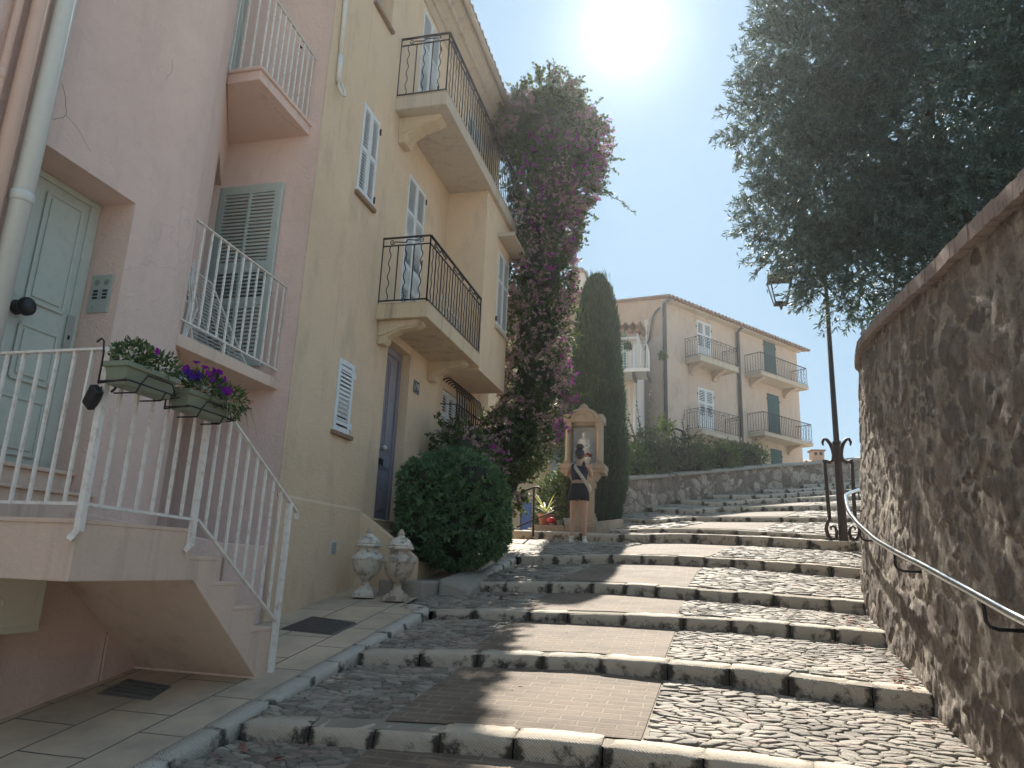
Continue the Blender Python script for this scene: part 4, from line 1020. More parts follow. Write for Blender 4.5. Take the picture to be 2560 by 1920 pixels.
# ------------------------------------------------------------------ ochre (yellow) house
FY = Fr((-3.88,0,0), (0,1,0)); FB = Fr((-3.20,0,0), (0,1,0))
yel = thing('yellow_house', (-4.2, 9, 1.2), 'ochre plastered house number 19 with white louvred shutters and iron balconies', 'house')
m = MB()
m.wall(FY, 6.2, 13.2, -.5, 10.75, [(8.40,9.19,2.08,4.43,.19),(8.63,9.31,4.76,7.02,.12),(8.69,9.43,7.8,9.91,.12),(7.10,7.64,8.60,9.95,.22),(7.125,7.515,2.955,3.795,.10),(7.105,7.575,5.885,7.11,.10),(10.6,11.9,2.9,4.30,.14),(11.0,11.95,7.8,9.7,.12)])
m.quad((-3.88,6.2,-.5),(-3.88,6.2,10.75),(-3.884,6.23,10.75),(-3.884,6.23,-.5)); m.quad((-3.884,6.23,-.5),(-3.884,6.23,10.75),(-11,6.23,10.75),(-11,6.23,-.5))
m.quad((-3.88,13.2,-.5),(-11,13.2,-.5),(-11,13.2,10.75),(-3.88,13.2,10.75))
m.build('wall', 'yellow', yel)
q = MB(); q.fb(FY, 6.195, 8.0, -.2, 2.13, 0, .016); q.quad(*[FY(u,z,d) for u,z,d in ((6.195,2.13,.016),(8.0,2.13,.016),(8.0,2.155,0),(6.195,2.155,0))]); q.build('wall_base', 'yellow', yel)
# bay (upper floor box on the far side)
FBe = Fr((0,10.29,0), (1,0,0))
m = MB(); m.wall(FB, 10.29, 11.83, 4.50, 7.579, [(11.09,11.79,5.50,6.88,.08)]); m.wall(FBe, -3.879, -3.20, 4.50, 7.579)
m.quad((-3.88,10.29,4.5),(-3.88,11.83,4.5),(-3.2,11.83,4.5),(-3.2,10.29,4.5)); m.quad((-3.2,11.83,4.5),(-3.88,11.83,4.5),(-3.88,11.83,7.58),(-3.2,11.83,7.58))
bay = m.build('bay', 'yellow', yel)
q = MB(); q.fb(FB, 11.05, 11.815, 5.44, 5.50, 0, .05); q.build('sill', 'cornice', bay, bevel=.006)
for a, b in ((11.095,11.438),(11.442,11.785)):
    sh = shutter(FB, a, b, 5.505, 6.875, -.02, 'shutter_white', bay, mids=(6.35,), slat=.036, stile=.045)
hinge(FB, 11.80, 6.7, 0, bay); hinge(FB, 11.80, 5.7, 0, bay); hinge(FB, 11.08, 5.62, 0, bay)
q = MB(); q.fb(FB, 10.98, 11.95, 7.08, 7.12, 0, .30); q.fb(FB, 11.0, 11.03, 7.12, 7.16, 0, .30); q.fb(FB, 11.9,11.93,7.12,7.16,0,.30); q.build('canopy', 'cornice', bay, bevel=.004)
# balconies
m = MB(); m.box(-3.879,-3.19,7.955,10.288,4.54,4.735); m.box(-3.879,-3.185,7.95,10.288,4.735,4.75)
b1 = m.build('balcony', 'yellow_trim', yel, bevel=.006)
iron_rail(q := MB(), [(-3.878,7.985),(-3.22,7.985),(-3.22,10.28)], 4.79, 5.66, .115); q.build('railing', 'iron', b1)
for y in (8.13, 9.98): corbel(FY, y, .17, 4.539, .58, .30, 'yellow_trim', b1)
m = MB(); m.box(-3.879,-3.13,7.965,12.6,7.58,7.775); m.box(-3.879,-3.12,7.955,12.61,7.775,7.79)
b2 = m.build('balcony', 'cornice', yel, bevel=.006)
iron_rail(q := MB(), [(-3.878,7.995),(-3.16,7.995),(-3.16,12.58)], 7.83, 8.74, .115); q.build('railing', 'iron', b2)
for y in (8.28, 12.2): corbel(FY, y, .24, 7.579, .60, .38, 'yellow_trim', b2)
# small windows, french windows
def pair(F, u0, u1, z0, z1, d, mids, parent, mat='shutter_white', solid=(), slat=.04, stile=.045, hz=()):
    mid = (u0+u1)/2
    for a, b in ((u0, mid-.002), (mid+.002, u1)): shutter(F, a, b, z0, z1, d, mat, parent, mids, solid, slat, stile)
    for z in hz: hinge(F, u1+.012, z, d+.02, parent)
w1 = MB(); w1.fb(FY, 7.125,7.515,2.955,3.795,-.099,-.09); w1 = w1.build('window', 'dark_void', yel)
shutter(FY, 7.13, 7.51, 2.96, 3.79, -.02, 'shutter_white', w1, mids=(3.70,3.05), solid=((3.70,3.8),(2.9,3.05)), slat=.05, stile=.055)
hinge(FY, 7.52, 3.66, .0, w1, 'shutter_white'); hinge(FY, 7.52, 3.06, .0, w1, 'shutter_white')
q = MB(); q.fb(FY, 7.095, 7.575, 2.905, 2.953, -.02, .045); q.build('sill', 'tile', w1, bevel=.006)
w2 = MB(); w2.fb(FY, 7.105,7.575,5.885,7.11,-.099,-.09); w2 = w2.build('window', 'dark_void', yel)
pair(FY, 7.11, 7.57, 5.89, 7.105, -.02, (6.5,), w2, slat=.042, hz=(6.98,6.0))
q = MB(); q.fb(FY, 7.08, 7.61, 5.83, 5.883, -.02, .05); q.build('sill', 'tile', w2, bevel=.006)
w3 = MB(); w3.fb(FY, 7.1,7.64,8.6,9.95,-.219,-.20); w3.fb(FY, 7.1,7.16,8.6,9.95,-.2,-.17); w3.fb(FY, 7.34,7.39,8.6,9.95,-.2,-.17); w3 = w3.build('window', 'grey_blue', yel)
q = MB(); q.fb(FY, 7.08, 7.67, 8.55, 8.598, -.02, .05); q.build('sill', 'tile', w3, bevel=.006)
f1 = MB(); f1.fb(FY, 8.63,9.31,4.76,7.02,-.119,-.11); f1 = f1.build('french_window', 'dark_void', yel)
pair(FY, 8.635, 9.305, 4.765, 7.015, -.03, (6.45,5.62,5.35), f1, solid=((4.7,5.3),(5.36,5.6)), slat=.036, hz=(6.9,5.9,5.0))
f2 = MB(); f2.fb(FY, 8.69,9.43,7.8,9.91,-.119,-.11); f2 = f2.build('french_window', 'dark_void', yel)
pair(FY, 8.695, 9.425, 7.805, 9.905, -.03, (9.3,8.5), f2, solid=((7.8,8.1),), slat=.036, hz=(9.75,9.0))
f3 = MB(); f3.fb(FY, 11.0,11.95,7.8,9.7,-.119,-.11); f3 = f3.build('french_window', 'dark_void', yel)
pair(FY, 11.005, 11.945, 7.805, 9.695, -.03, (8.9,), f3, slat=.04)
# front door
FDo = Fr((-3.88-.19,0,0), (0,1,0))
q = MB(); q.fb(FDo, 8.38, 9.188, 2.10, 4.42, .0, .035); q.fb(FDo, 8.38, 9.187, 4.32, 4.418, .035, .06); q.fb(FDo, 9.11, 9.187, 2.10, 4.32, .035, .062)
dy = q.build('door', 'door_purple', yel, bevel=.004)
for (u0,u1,z0,z1) in ((8.80,9.05,3.0,4.25),(8.45,8.70,3.0,4.25),(8.80,9.05,2.75,2.92),(8.80,9.05,2.2,2.66),(8.45,8.70,2.2,2.66),(8.45,8.70,2.75,2.92)):
    q = MB(); q.fb(FDo, u0, u1, z0, z1, .035, .045); q.fb(FDo, u0+.03, u1-.03, z0+.03, z1-.03, .045, .058); q.build('panel', 'door_purple', dy, bevel=.004)
q = MB(); q.lathe([(.018,0),(.018,.05),(.034,.06),(.036,.08),(.02,.095),(0,.097)], (0,0,0), 14); kn = q.build('knob', 'white_paint', None, True); kn.data.transform(Matrix.Translation(FDo(8.74,3.02,.035)-wloc(dy)) @ Matrix.Rotation(PI/2, 4, 'Y')); kn.parent = dy
q = MB(); q.fb(FDo, 8.66, 8.82, 2.80, 2.88, .058, .068); q.fb(FDo, 8.69, 8.79, 2.825, 2.855, .068, .074); q.build('letter_slot', 'iron', dy)
q = MB(); q.fb(FY, 9.205, 9.29, 3.185, 3.205, 0, .012); q.build('bell_plate', 'white_paint', yel)
# house number
q = MB(); q.fb(FY, 9.36, 9.57, 3.93, 4.12, 0, .010); npl = q.build('number_plate', 'black', yel, bevel=.003)
q = MB(); q.fb(FY, 9.372, 9.558, 3.942, 4.108, .010, .012); pan = q.build('plate_face', 'black', npl)
def text_mesh(body, size, name, mat, F, u, z, d, parent, ext=.002):
    cu = bpy.data.curves.new(name, 'FONT'); cu.body = body; cu.size = size; cu.extrude = ext; cu.align_x = 'CENTER'; cu.align_y = 'CENTER'
    t = bpy.data.objects.new('tmp', cu); COL.objects.link(t)
    dg = bpy.context.evaluated_depsgraph_get(); dg.update()
    me = bpy.data.meshes.new_from_object(t.evaluated_get(dg)); bpy.data.objects.remove(t, do_unlink=True)
    R = Matrix(((F.u.x, 0, F.n.x, 0),(F.u.y, 0, F.n.y, 0),(0, 1, 0, 0),(0,0,0,1)))
    me.transform(Matrix.Translation(F(u, z, d)) @ R)
    return mesh_obj(name, me, mat, parent)
text_mesh('19', .155, 'digits', 'white_paint', FY, 9.465, 4.022, .0135, npl)
q = MB()
for a, b, c, e in ((9.368,9.562,3.938,3.942),(9.368,9.562,4.108,4.112),(9.368,9.372,3.942,4.108),(9.558,9.562,3.942,4.108)): q.fb(FY, a, b, c, e, .010, .0145)
q.build('plate_border', 'white_paint', npl)
# vent
q = MB(); q.fb(FY, 7.325, 7.455, 1.615, 1.76, .016, .022); vt = q.build('vent', 'white_paint', yel)
q = MB()
for k in range(8): q.fb(FY, 7.34, 7.44, 1.628+k*.0155, 1.636+k*.0155, .022, .03)
q.build('vent_slats', 'steel_panel', vt)
# caged window beside the door
g1 = MB(); g1.fb(FY, 10.6,11.9,2.9,4.3,-.139,-.13); g1 = g1.build('window', 'dark_void', yel)
pair(FY, 10.61, 11.25, 2.91, 4.29, -.05, (3.9,), g1, slat=.045, stile=.06)
shutter(FY, 11.26, 11.89, 2.91, 4.29, -.05, 'shutter_white', g1, (3.9,), slat=.045, stile=.06)
q = MB()
for y in np.linspace(10.58, 12.0, 12): q.tube([FY(y,2.9,.26),FY(y,4.02,.26),FY(y,4.22,.25),FY(y,4.38,.20),FY(y,4.46,.11),FY(y,4.45,.03),FY(y,4.42,0)], .012, 6)
q.bar(FY(10.5,4.02,.0),FY(10.58,4.02,.26),.014); q.bar(FY(10.58,4.02,.26),FY(12.0,4.02,.26),.014,.03); q.bar(FY(10.58,3.2,.26),FY(12.0,3.2,.26),.014,.03); q.bar(FY(10.5,3.2,0),FY(10.58,3.2,.26),.014)
q.build('window_grille', 'rust_iron', g1)
# conduit with a loose loop
q = MB(); q.tube([FY(6.35,12,.03),FY(6.36,7.9,.03),FY(6.385,7.2,.03)], .028, 10); q.tube([FY(6.385,7.2,.03),FY(6.40,6.86,.03)], .031, 10)
q.tube([FY(6.40,6.86,.03),FY(6.405,6.78,.05),FY(6.44,6.71,.08),FY(6.48,6.72,.09),FY(6.475,6.80,.08),FY(6.43,6.86,.05)], .014, 8); q.build('conduit', 'white_paint', yel, True)
# cornice and roof
m = MB(); G = Fr((0,0,0), (1,0,0))
pr = [(-3.88,9.98),(-3.86,9.98),(-3.80,10.06),(-3.76,10.06),(-3.76,10.12),(-3.66,10.20),(-3.60,10.20),(-3.60,10.30),(-3.50,10.36),(-3.47,10.36),(-3.47,10.46),(-3.88,10.5)]
m.v = [(x,6.2,z) for x,z in pr]+[(x,13.25,z) for x,z in pr]; n_ = len(pr)
m.f = [tuple(range(n_)), tuple(range(2*n_-1, n_-1, -1))]+[(k,n_+k,n_+(k+1)%n_,(k+1)%n_) for k in range(n_)]
m.build('cornice', 'cornice', yel)
m = MB(); m.tube([(-3.41,6.2,10.42),(-3.41,13.3,10.42)], .05, 10); m.build('gutter', 'cornice', yel, True)
m = MB(); us = np.arange(6.2, 13.3, .04)
rows = []
for x, z in ((-3.36,10.50),(-4.5,10.8),(-7.5,11.6)): rows.append([(x, y, z+.035*math.sin(y*2*PI/.2)) for y in us])
m.grid(rows); rows2 = [[(x, y, z-.05) for x, y, z in r_] for r_ in rows]; m.grid([r_[::-1] for r_ in rows2]); m.grid([rows2[0], rows[0]])
m.build('roof', 'tile', yel)
# stoop
m = MB(); G = Fr((0,8.0,0), (1,0,0))
m.prism(G, [(-3.878,.9),(-3.13,.9),(-3.13,1.60),(-3.16,1.64),(-3.84,2.10),(-3.878,2.12)], -.10, 0)
m.build('stair_cheek', 'yellow', yel, bevel=.006)
m = MB()
for k, (x1, z1) in enumerate(((-3.30,1.575),(-3.50,1.76),(-3.70,1.94),(-3.86,2.075))): m.box(-3.878, x1, 8.101+.0015*k, 9.26-.0015*k, .8, z1-.025); m.box(-3.877, x1+.02, 8.102+.0015*k, 9.262-.0015*k, z1-.025, z1)
m.build('stoop', 'yellow_trim', yel, bevel=.005)
m = MB(); m.box(-3.4,-2.875,7.62,8.86,.9,1.365); m.build('bottom_step', 'rough_block', yel, bevel=.02)
blk = MB(); blk.hexa([(-2.87,8.05,.9),(-2.42,8.0,.9),(-2.50,9.0,.9),(-2.87,9.0,.9)], [(-2.87,8.1,1.40),(-2.50,8.12,1.30),(-2.52,8.95,1.48),(-2.87,8.98,1.50)])
bo = blk.build('corner_stone', 'rough_block', None, bevel=.04); tag(bo, 'worn rough corner stone at the foot of the yellow house steps, beside the kerb', 'stone')

# folding chair on the lower iron balcony
fc = thing('folding_chair', (-3.55,9.7,4.75), 'white folded metal chair on the balcony of the yellow house', 'chair')
q = MB()
for y in (9.35, 10.0): q.tube([(-3.42,y,4.76),(-3.52,y-.03,5.22),(-3.52,y-.03,5.38)], .012, 6); q.tube([(-3.62,y,4.76),(-3.45,y,5.2)], .012, 6)
q.tube([(-3.52,9.32,5.38),(-3.52,9.97,5.38)], .012, 6); q.tube([(-3.45,9.35,5.2),(-3.45,10.0,5.2)], .012, 6); q.build('frame', 'white_paint', fc)
q = MB()
for k in range(6): q.bar((-3.46-.03*k,9.36,5.19-.06*k),(-3.46-.03*k,9.99,5.19-.06*k),.03,.008)
q.build('slats', 'white_paint', fc)

# ------------------------------------------------------------------ far house
def tile_roof(name, F, u0, u1, d_eave, d_back, z_eave, slope, parent, pitch=.20, amp=.045, th=.06):
    us = np.arange(u0, u1+1e-6, pitch/8); rows = []
    for d in np.linspace(d_eave, d_back, 4): rows.append([F(u, z_eave+(d_eave-d)*slope+amp*math.sin(u*2*PI/pitch), d) for u in us])
    m = MB(); m.grid([r_ for r_ in rows]); low = [[p-Vector((0,0,th)) for p in r_] for r_ in rows]
    m.grid([r_[::-1] for r_ in low]); m.grid([low[0], rows[0]]); m.grid([[rows[k][0], low[k][0]] for k in range(4)]); m.grid([[low[k][-1], rows[k][-1]] for k in range(4)])
    return m.build(name, 'tile', parent)
aH = math.radians(37.4); cH = Vector((-1.14,28.98,0)); FH = Fr(cH, (math.sin(aH), math.cos(aH), 0)); FG = Fr(cH, (math.cos(aH), -math.sin(aH), 0))
fh = thing('beige_house', (1, 32, 6), 'beige three storey house with white and dark green shutters above the low stone wall', 'house')
m = MB(); m.wall(FH, 0, 10.35, 1, 12.72, [(2.28,3.30,10.42,12.37,.08),(2.26,3.33,7.30,9.33,.08),(7.4,8.42,10.62,12.68,.08),(7.5,8.5,7.85,10.02,.08),(7.57,8.5,5.3,7.38,.08)])
g_ = MB(); g_.v = [tuple(FG(u,z)) for u,z in ((-8,1),(0,1),(0,12.72),(-8,14.3))]; g_.f = [(0,1,2,3)]
m.quad(*g_.v); m.quad(FH(10.35,1,0), FH(10.35,1,-8), FH(10.35,14.3,-8), FH(10.35,12.72,0)); m.quad(FH(10.35,1,-8),FH(0,1,-8),FH(0,14.3,-8),FH(10.35,14.3,-8))
m.build('wall', 'far_plaster', fh)
q = MB(); q.quad(*[FG(u,z,.004) for u,z in ((-7.9,11.1),(-.03,11.1),(-.03,12.70),(-7.9,14.25))]); q.build('gable_band', 'far_plaster_b', fh)
tile_roof('roof', FH, -.15, 10.75, .55, -8.2, 12.72, .19, fh, .26, .05)
q = MB(); q.fb(FH, 0, 10.4, 12.60, 12.70, 0, .30); q.build('eaves', 'cornice', fh)
for (u0,u1,z0,z1,mt,so_) in ((2.28,3.30,10.42,12.37,'shutter_white',((10.4,11.1),)),(2.26,3.33,7.30,9.33,'shutter_white',((7.2,7.9),)),(7.4,8.42,10.62,12.68,'shutter_green',((10,13),)),(7.5,8.5,7.85,10.02,'shutter_green',((7,11),)),(7.57,8.5,5.3,7.38,'shutter_green',((5,8),))):
    q = MB(); q.fb(FH, u0, u1, z0, z1, -.079, -.07); fw = q.build('french_window', 'dark_void', fh)
    mid = (u0+u1)/2; md = (z0+(z1-z0)*.38, z0+(z1-z0)*.68)
    for a, b in ((u0+.005, mid-.004), (mid+.004, u1-.005)): shutter(FH, a, b, z0+.005, z1-.005, -.02, mt, fw, md, so_, .07, .07)
    for z in (z0+.3, z1-.3): hinge(FH, u1+.03, z, 0, fw); hinge(FH, u0-.03, z, 0, fw)
for (u0,u1,z0,z1,zr,dep,sp,scr) in ((1.43,4.13,10.18,10.40,11.28,.80,.13,True),(1.45,4.17,7.08,7.28,8.19,.80,.13,True),(5.78,9.75,10.42,10.58,11.50,.86,.14,False),(5.80,9.85,7.66,7.80,8.73,.86,.14,False)):
    q = MB(); q.fb(FH, u0, u1, z0, z1, 0, dep); q.fb(FH, u0-.02, u1+.02, z1, z1+.03, 0, dep+.02)
    ba = q.build('balcony', 'cornice', fh, bevel=.01)
    P = [FH(u0+.04,0,0),FH(u0+.04,0,dep-.04),FH(u1-.04,0,dep-.04),FH(u1-.04,0,0)]
    iron_rail(q := MB(), [(p.x,p.y) for p in P], z1+.09, zr, sp, .13 if scr else .03, .018, scr, .022); q.build('railing', 'iron', ba)
    for u in (u0+.35+(.1 if u1 > 5 else 0), u1-.75): corbel(FH, u, .22, z0-.001, dep*.8, .42, 'far_plaster', ba)
for u in (.03, 5.2):
    p = FH(u, 0, .10); drain([(p.x,p.y,3.5),(p.x,p.y,12.45),tuple(FH(u,12.62,.35))], .075, 'pipe_dark', fh, (5.6,7.9,10.4))
q = MB(); q.tube([FG(-.05,12.3,.12),FG(-.25,12.2,.1),FG(-.45,12.0,.08),FG(-.65,11.1,.07),FG(-1.0,10.55,.07),FG(-2.0,10.25,.07)], .035, 8); q.build('cable', 'pipe_dark', fh, True)
q = MB(); q.fb(FG, -.95, -.72, 11.75, 12.0, 0, .03); q.build('vent', 'white_plaster', fh)

# white house in front of its gable
FW = Fr((0,25.2,0), (1,0,0))
wh = thing('white_house', (-3, 25.6, 4), 'small white house with pale green shutters between the cypress and the beige house', 'house')
m = MB(); m.wall(FW, -3.7, -1.9, 2, 10.1, [(-2.95,-2.25,8.6,10.0,.1),(-2.95,-2.25,6.4,7.9,.1)]); m.quad((-1.9,25.2,2),(-1.9,29,2),(-1.9,29,10.4),(-1.9,25.2,10.1)); m.quad((-3.7,25.2,2),(-3.7,25.2,10.1),(-3.7,29,10.4),(-3.7,29,2)); m.build('wall', 'white_plaster', wh)
tile_roof('roof', FW, -3.8, -1.72, .45, -3.5, 10.22, .22, wh, .26, .06)
q = MB()
for u in np.arange(-3.7,-1.75,.26): q.tube([FW(u,10.02,.30),FW(u,10.06,.0)], .09, 8)
q.build('eaves_tiles', 'tile', wh, True)
q = MB(); q.tube([FW(-3.6,9.75,.16),FW(-1.85,9.75,.16)], .055, 8); q.build('awning_box', 'pipe_grey', wh, True)
for z0,z1 in ((8.6,10.0),(6.4,7.9)):
    q = MB(); q.fb(FW,-2.95,-2.25,z0,z1,-.099,-.09); fw = q.build('window', 'dark_void', wh)
    for a,b in ((-2.945,-2.602),(-2.598,-2.255)): shutter(FW, a, b, z0+.005, z1-.005, -.02, 'shutter_pale_green', fw, (z0+.7,), (), .06, .05)
q = MB(); q.fb(FW,-3.6,-1.42,8.22,8.34,0,1.15); ba = q.build('balcony','white_paint',wh)
q = MB()
for u in np.arange(-3.5,-1.4,.5): q.fb(FW,u,u+.1,8.10,8.219,0,1.1)
q.build('joists','pipe_dark',ba)
q = plain_rail(MB(), [FW(-3.6,9.18,1.1),FW(-1.46,9.18,1.1),FW(-1.46,9.18,0)], [FW(-3.6,8.45,1.1),FW(-1.46,8.45,1.1),FW(-1.46,8.45,0)], .12, .016, .03); q.build('railing','white_paint',ba)
q = MB()
for u in (-1.5,-2.45): q.bar(FW(u,8.34,1.1),FW(u,9.9,1.1),.03)
q.build('washing_posts','pipe_grey',ba)
drain([FW(-2.0,3,.06),FW(-2.0,10,.06)], .045, 'white_paint', wh)

# ochre house behind the bougainvillea
FO = Fr((0,30,0), (1,0,0))
oc = thing('ochre_house', (-7.5, 30.5, 2.5), 'ochre house with tiled eaves and blue door behind the bougainvillea', 'house')
m = MB(); m.wall(FO, -14, -4.1, 1, 13.25, [(-7.17,-6.67,1.9,4.25,.15),(-5.92,-5.25,5.15,6.5,.12),(-5.1,-4.35,9.4,11.4,.15)]); m.quad((-4.1,30,1),(-4.1,40,1),(-4.1,40,13.25),(-4.1,30,13.25)); m.build('wall', 'ochre_far', oc)
tile_roof('roof', FO, -14, -3.9, .6, -9, 13.4, .2, oc, .3, .08)
q = MB()
for u in np.arange(-13.9,-4.1,.32): q.tube([FO(u,13.1,.4),FO(u,13.15,0)], .12, 8); q.tube([FO(u,12.05,.24),FO(u,12.1,0)], .11, 8)
q.build('eaves_tiles','tile',oc,True)
q = MB(); q.fb(FO,-7.17,-6.67,1.9,4.25,-.149,-.08); bd = q.build('door','blue_door',oc)
for z0,z1 in ((2.3,3.0),(3.15,4.1)): MB().fb(FO,-7.1,-6.74,z0,z1,-.08,-.055).build('panel','blue_door',bd)
q = MB(); q.fb(FO,-5.92,-5.25,5.15,6.5,-.1,.03); q.build('shutter','grey_blue',oc)
q = MB(); q.fb(FO,-5.1,-4.35,9.4,11.4,-.149,-.08); q.build('window','white_paint',oc)
q = MB(); q.box(-5.4,-4.75,31,31.7,13.3,15.0-.0); ch = q.build('chimney','white_plaster',oc,bevel=.015)
q = MB(); q.hexa([(-5.5,30.9,15.0),(-4.65,30.9,15.0),(-4.65,31.8,15.0),(-5.5,31.8,15.0)],[(-5.25,31.3,15.4),(-4.9,31.3,15.4),(-4.9,31.4,15.4),(-5.25,31.4,15.4)]); q.build('chimney_cap','tile',ch)
an = thing('antenna', (-4.4,31.5,13.6), 'thin rooftop television antenna beside the cypress tip', 'antenna')
q = MB(); q.tube([(-4.4,31.5,13.5),(-4.4,31.5,15.1)], .02, 5); q.tube([(-4.78,31.5,14.85),(-4.0,31.5,15.05)], .014, 4)
for t in np.linspace(0,1,6): q.tube([(-4.78+.78*t,31.2,14.85+.2*t),(-4.78+.78*t,31.8,14.85+.2*t)], .010, 4)
q.build('mast','pipe_grey',an)

# distant house with a tall chimney at the end of the street
dh = thing('tiled_house', (6.5,41,6), 'distant low house with terracotta roof and square chimney beyond the low wall', 'house')
F4 = Fr((4.9,40,0),(1,.15,0))
m = MB(); m.wall(F4, 0, 7, 3, 7.4); m.quad(F4(0,3,0),F4(0,7.4,0),F4(0,7.4,-4),F4(0,3,-4)); m.build('wall','far_plaster_b',dh)
tile_roof('roof', F4, -.3, 7.3, .5, -4, 7.45, .16, dh, .3, .07)
q = MB(); q.fb(F4,1.25,1.85,7.4,8.15,-.9,-.3); ch = q.build('chimney','far_plaster_b',dh)
q = MB(); q.fb(F4,1.18,1.92,8.15,8.22,-.97,-.23); q.build('chimney_cap','tile',ch)
q = MB(); q.fb(F4,1.34,1.50,7.92,8.08,-.3,-.296); q.fb(F4,1.60,1.76,7.92,8.08,-.3,-.296); q.build('smoke_holes','black',ch)

# hanging plants on the wire between the houses
for k, (x, y, z, lab) in enumerate(((-2.05,23.2,8.86,'left dark hanging plant ball beside the cypress, in front of white shutters'),(-.92,23.2,8.5,'dark hanging plant ball in front of the beige house corner drainpipe'))):
    hp = thing('hanging_plant', (x,y,z), lab, 'plant', 'hanging plants between the houses')
    D = rotdirs(260, RNG); leaves('foliage', np.array([[x,y,z]])+D*RNG.uniform(.02,.13,(260,1)), D+RNG.normal(size=(260,3))*.5, .09, .03, 'cypress', hp)
    q = MB(); q.tube([(x,y,z+.08),(x,y,z+.3)], .006, 4); q.build('hanger','iron',hp)

# ------------------------------------------------------------------ street furniture
lp_ = thing('street_lamp', (2.48,13.73,2.2), 'tall dark iron street lamp with scrolled base beside the curved wall', 'street lamp')
x0, y0 = 2.48, 13.73; ZB = 2.16
q = MB(); q.tube([(x0,y0,ZB),(x0,y0,ZB+.06),(x0,y0,ZB+.9),(x0,y0,ZB+1.76),(x0,y0,ZB+1.78),(x0+.01,y0,7.4)], [.085,.075,.068,.058,.05,.038], 14)
q.tube([(x0,y0,ZB+1.74),(x0,y0,ZB+1.80)], .072, 14); q.build('post','rust_iron',lp_,True)
for sgn in (-1,1):
    q = MB(); X = lambda a, z: (x0+sgn*a, y0, ZB+z)
    q.bar(X(.205,.42), X(.225,1.42), .055, .055, (0,1,0))
    pts = [X(.205,.44),X(.24,.36),X(.27,.26),X(.25,.15),X(.19,.08),X(.12,.10),X(.10,.2),X(.12,.28),X(.16,.31),X(.20,.28),X(.19,.24)]
    q.tube(pts, [.03,.03,.032,.034,.034,.032,.028,.024,.022,.02,.012], 8)
    q.tube([X(.20,.07),X(.2,0)], .028, 8)
    q.tube([X(.225,1.42),X(.235,1.46),X(.20,1.44),X(.14,1.42),X(.08,1.46),X(.06,1.55),X(.075,1.66),X(.11,1.76),X(.16,1.83),X(.21,1.84),X(.235,1.78),X(.225,1.72)], [.03,.03,.03,.03,.032,.034,.034,.032,.030,.028,.024,.012], 8)
    q.build('scroll_bracket','rust_iron',lp_,True)
q = MB(); q.tube([(x0,y0,7.35),(x0-.15,y0,7.55),(x0-.45,y0,7.6),(x0-.72,y0,7.45),(x0-.80,y0,7.2)], .022, 8); q.tube([(x0,y0,6.9),(x0-.2,y0,7.1),(x0-.4,y0,7.55)], .014, 8); q.build('arm','rust_iron',lp_,True)
cx = x0-.80
q = MB(); zt = 7.12
A_ = [(cx+sx*.21, y0+sy*.21, zt) for sx,sy in ((-1,-1),(1,-1),(1,1),(-1,1))]; B_ = [(cx+sx*.11, y0+sy*.11, zt-.5) for sx,sy in ((-1,-1),(1,-1),(1,1),(-1,1))]
for k in range(4): q.bar(A_[k],A_[(k+1)%4],.022); q.bar(B_[k],B_[(k+1)%4],.022); q.bar(A_[k],B_[k],.018)
q.tube([(cx,y0,zt-.5),(cx,y0,zt-.56),(cx,y0,zt-.62)], [.12,.03,.02], 8); ln = q.build('lantern','iron',lp_)
q = MB(); q.hexa([(cx-.2,y0-.2,zt+.002),(cx+.2,y0-.2,zt+.002),(cx+.2,y0+.2,zt+.002),(cx-.2,y0+.2,zt+.002)],[(cx-.07,y0-.07,zt+.16),(cx+.07,y0-.07,zt+.16),(cx+.07,y0+.07,zt+.16),(cx-.07,y0+.07,zt+.16)]); q.build('lantern_cap','iron',ln)
q = MB()
for k in range(4): q.quad(B_[k],B_[(k+1)%4],A_[(k+1)%4],A_[k])
q.build('lantern_glass','glass',ln)

# handrail on the curved wall
hr = thing('handrail', (1.4,6,1.7), 'polished steel handrail on black brackets along the curved stone wall', 'handrail')
ysn = np.linspace(1.2, 11.2, 60); off = -.075
def hz(y): return float(np.interp(y, [1.2,3.52,4.1,4.87,6.34,7.42,8.45,9.11,11.2], [1.10,1.43,1.53,1.66,1.87,2.07,2.31,2.49,2.85]))
def hp_(y, o_=off):
    t = Vector((wpath(y+.02)-wpath(y-.02), .04, 0)).normalized(); n = Vector((t.y,-t.x,0)); return Vector((wpath(y),y,0))+n*(o_+.075*0)+Vector((0,0,hz(y)))
q = MB(); q.tube([hp_(y) for y in ysn], .021, 14); q.build('rail','steel',hr,True)
for y in (2.6,3.9,5.6,7.3,9.0,10.6):
    a = hp_(y); t = Vector((wpath(y+.02)-wpath(y-.02), .04, 0)).normalized(); n = Vector((t.y,-t.x,0))
    q = MB(); q.tube([a+Vector((0,0,-.015)), a+Vector((0,0,-.10)), a+Vector((0,0,-.125))+n*.015, a+Vector((0,0,-.135))+n*.05, a+Vector((0,0,-.135))+n*.16], .009, 8); q.build('bracket','black',hr,True)

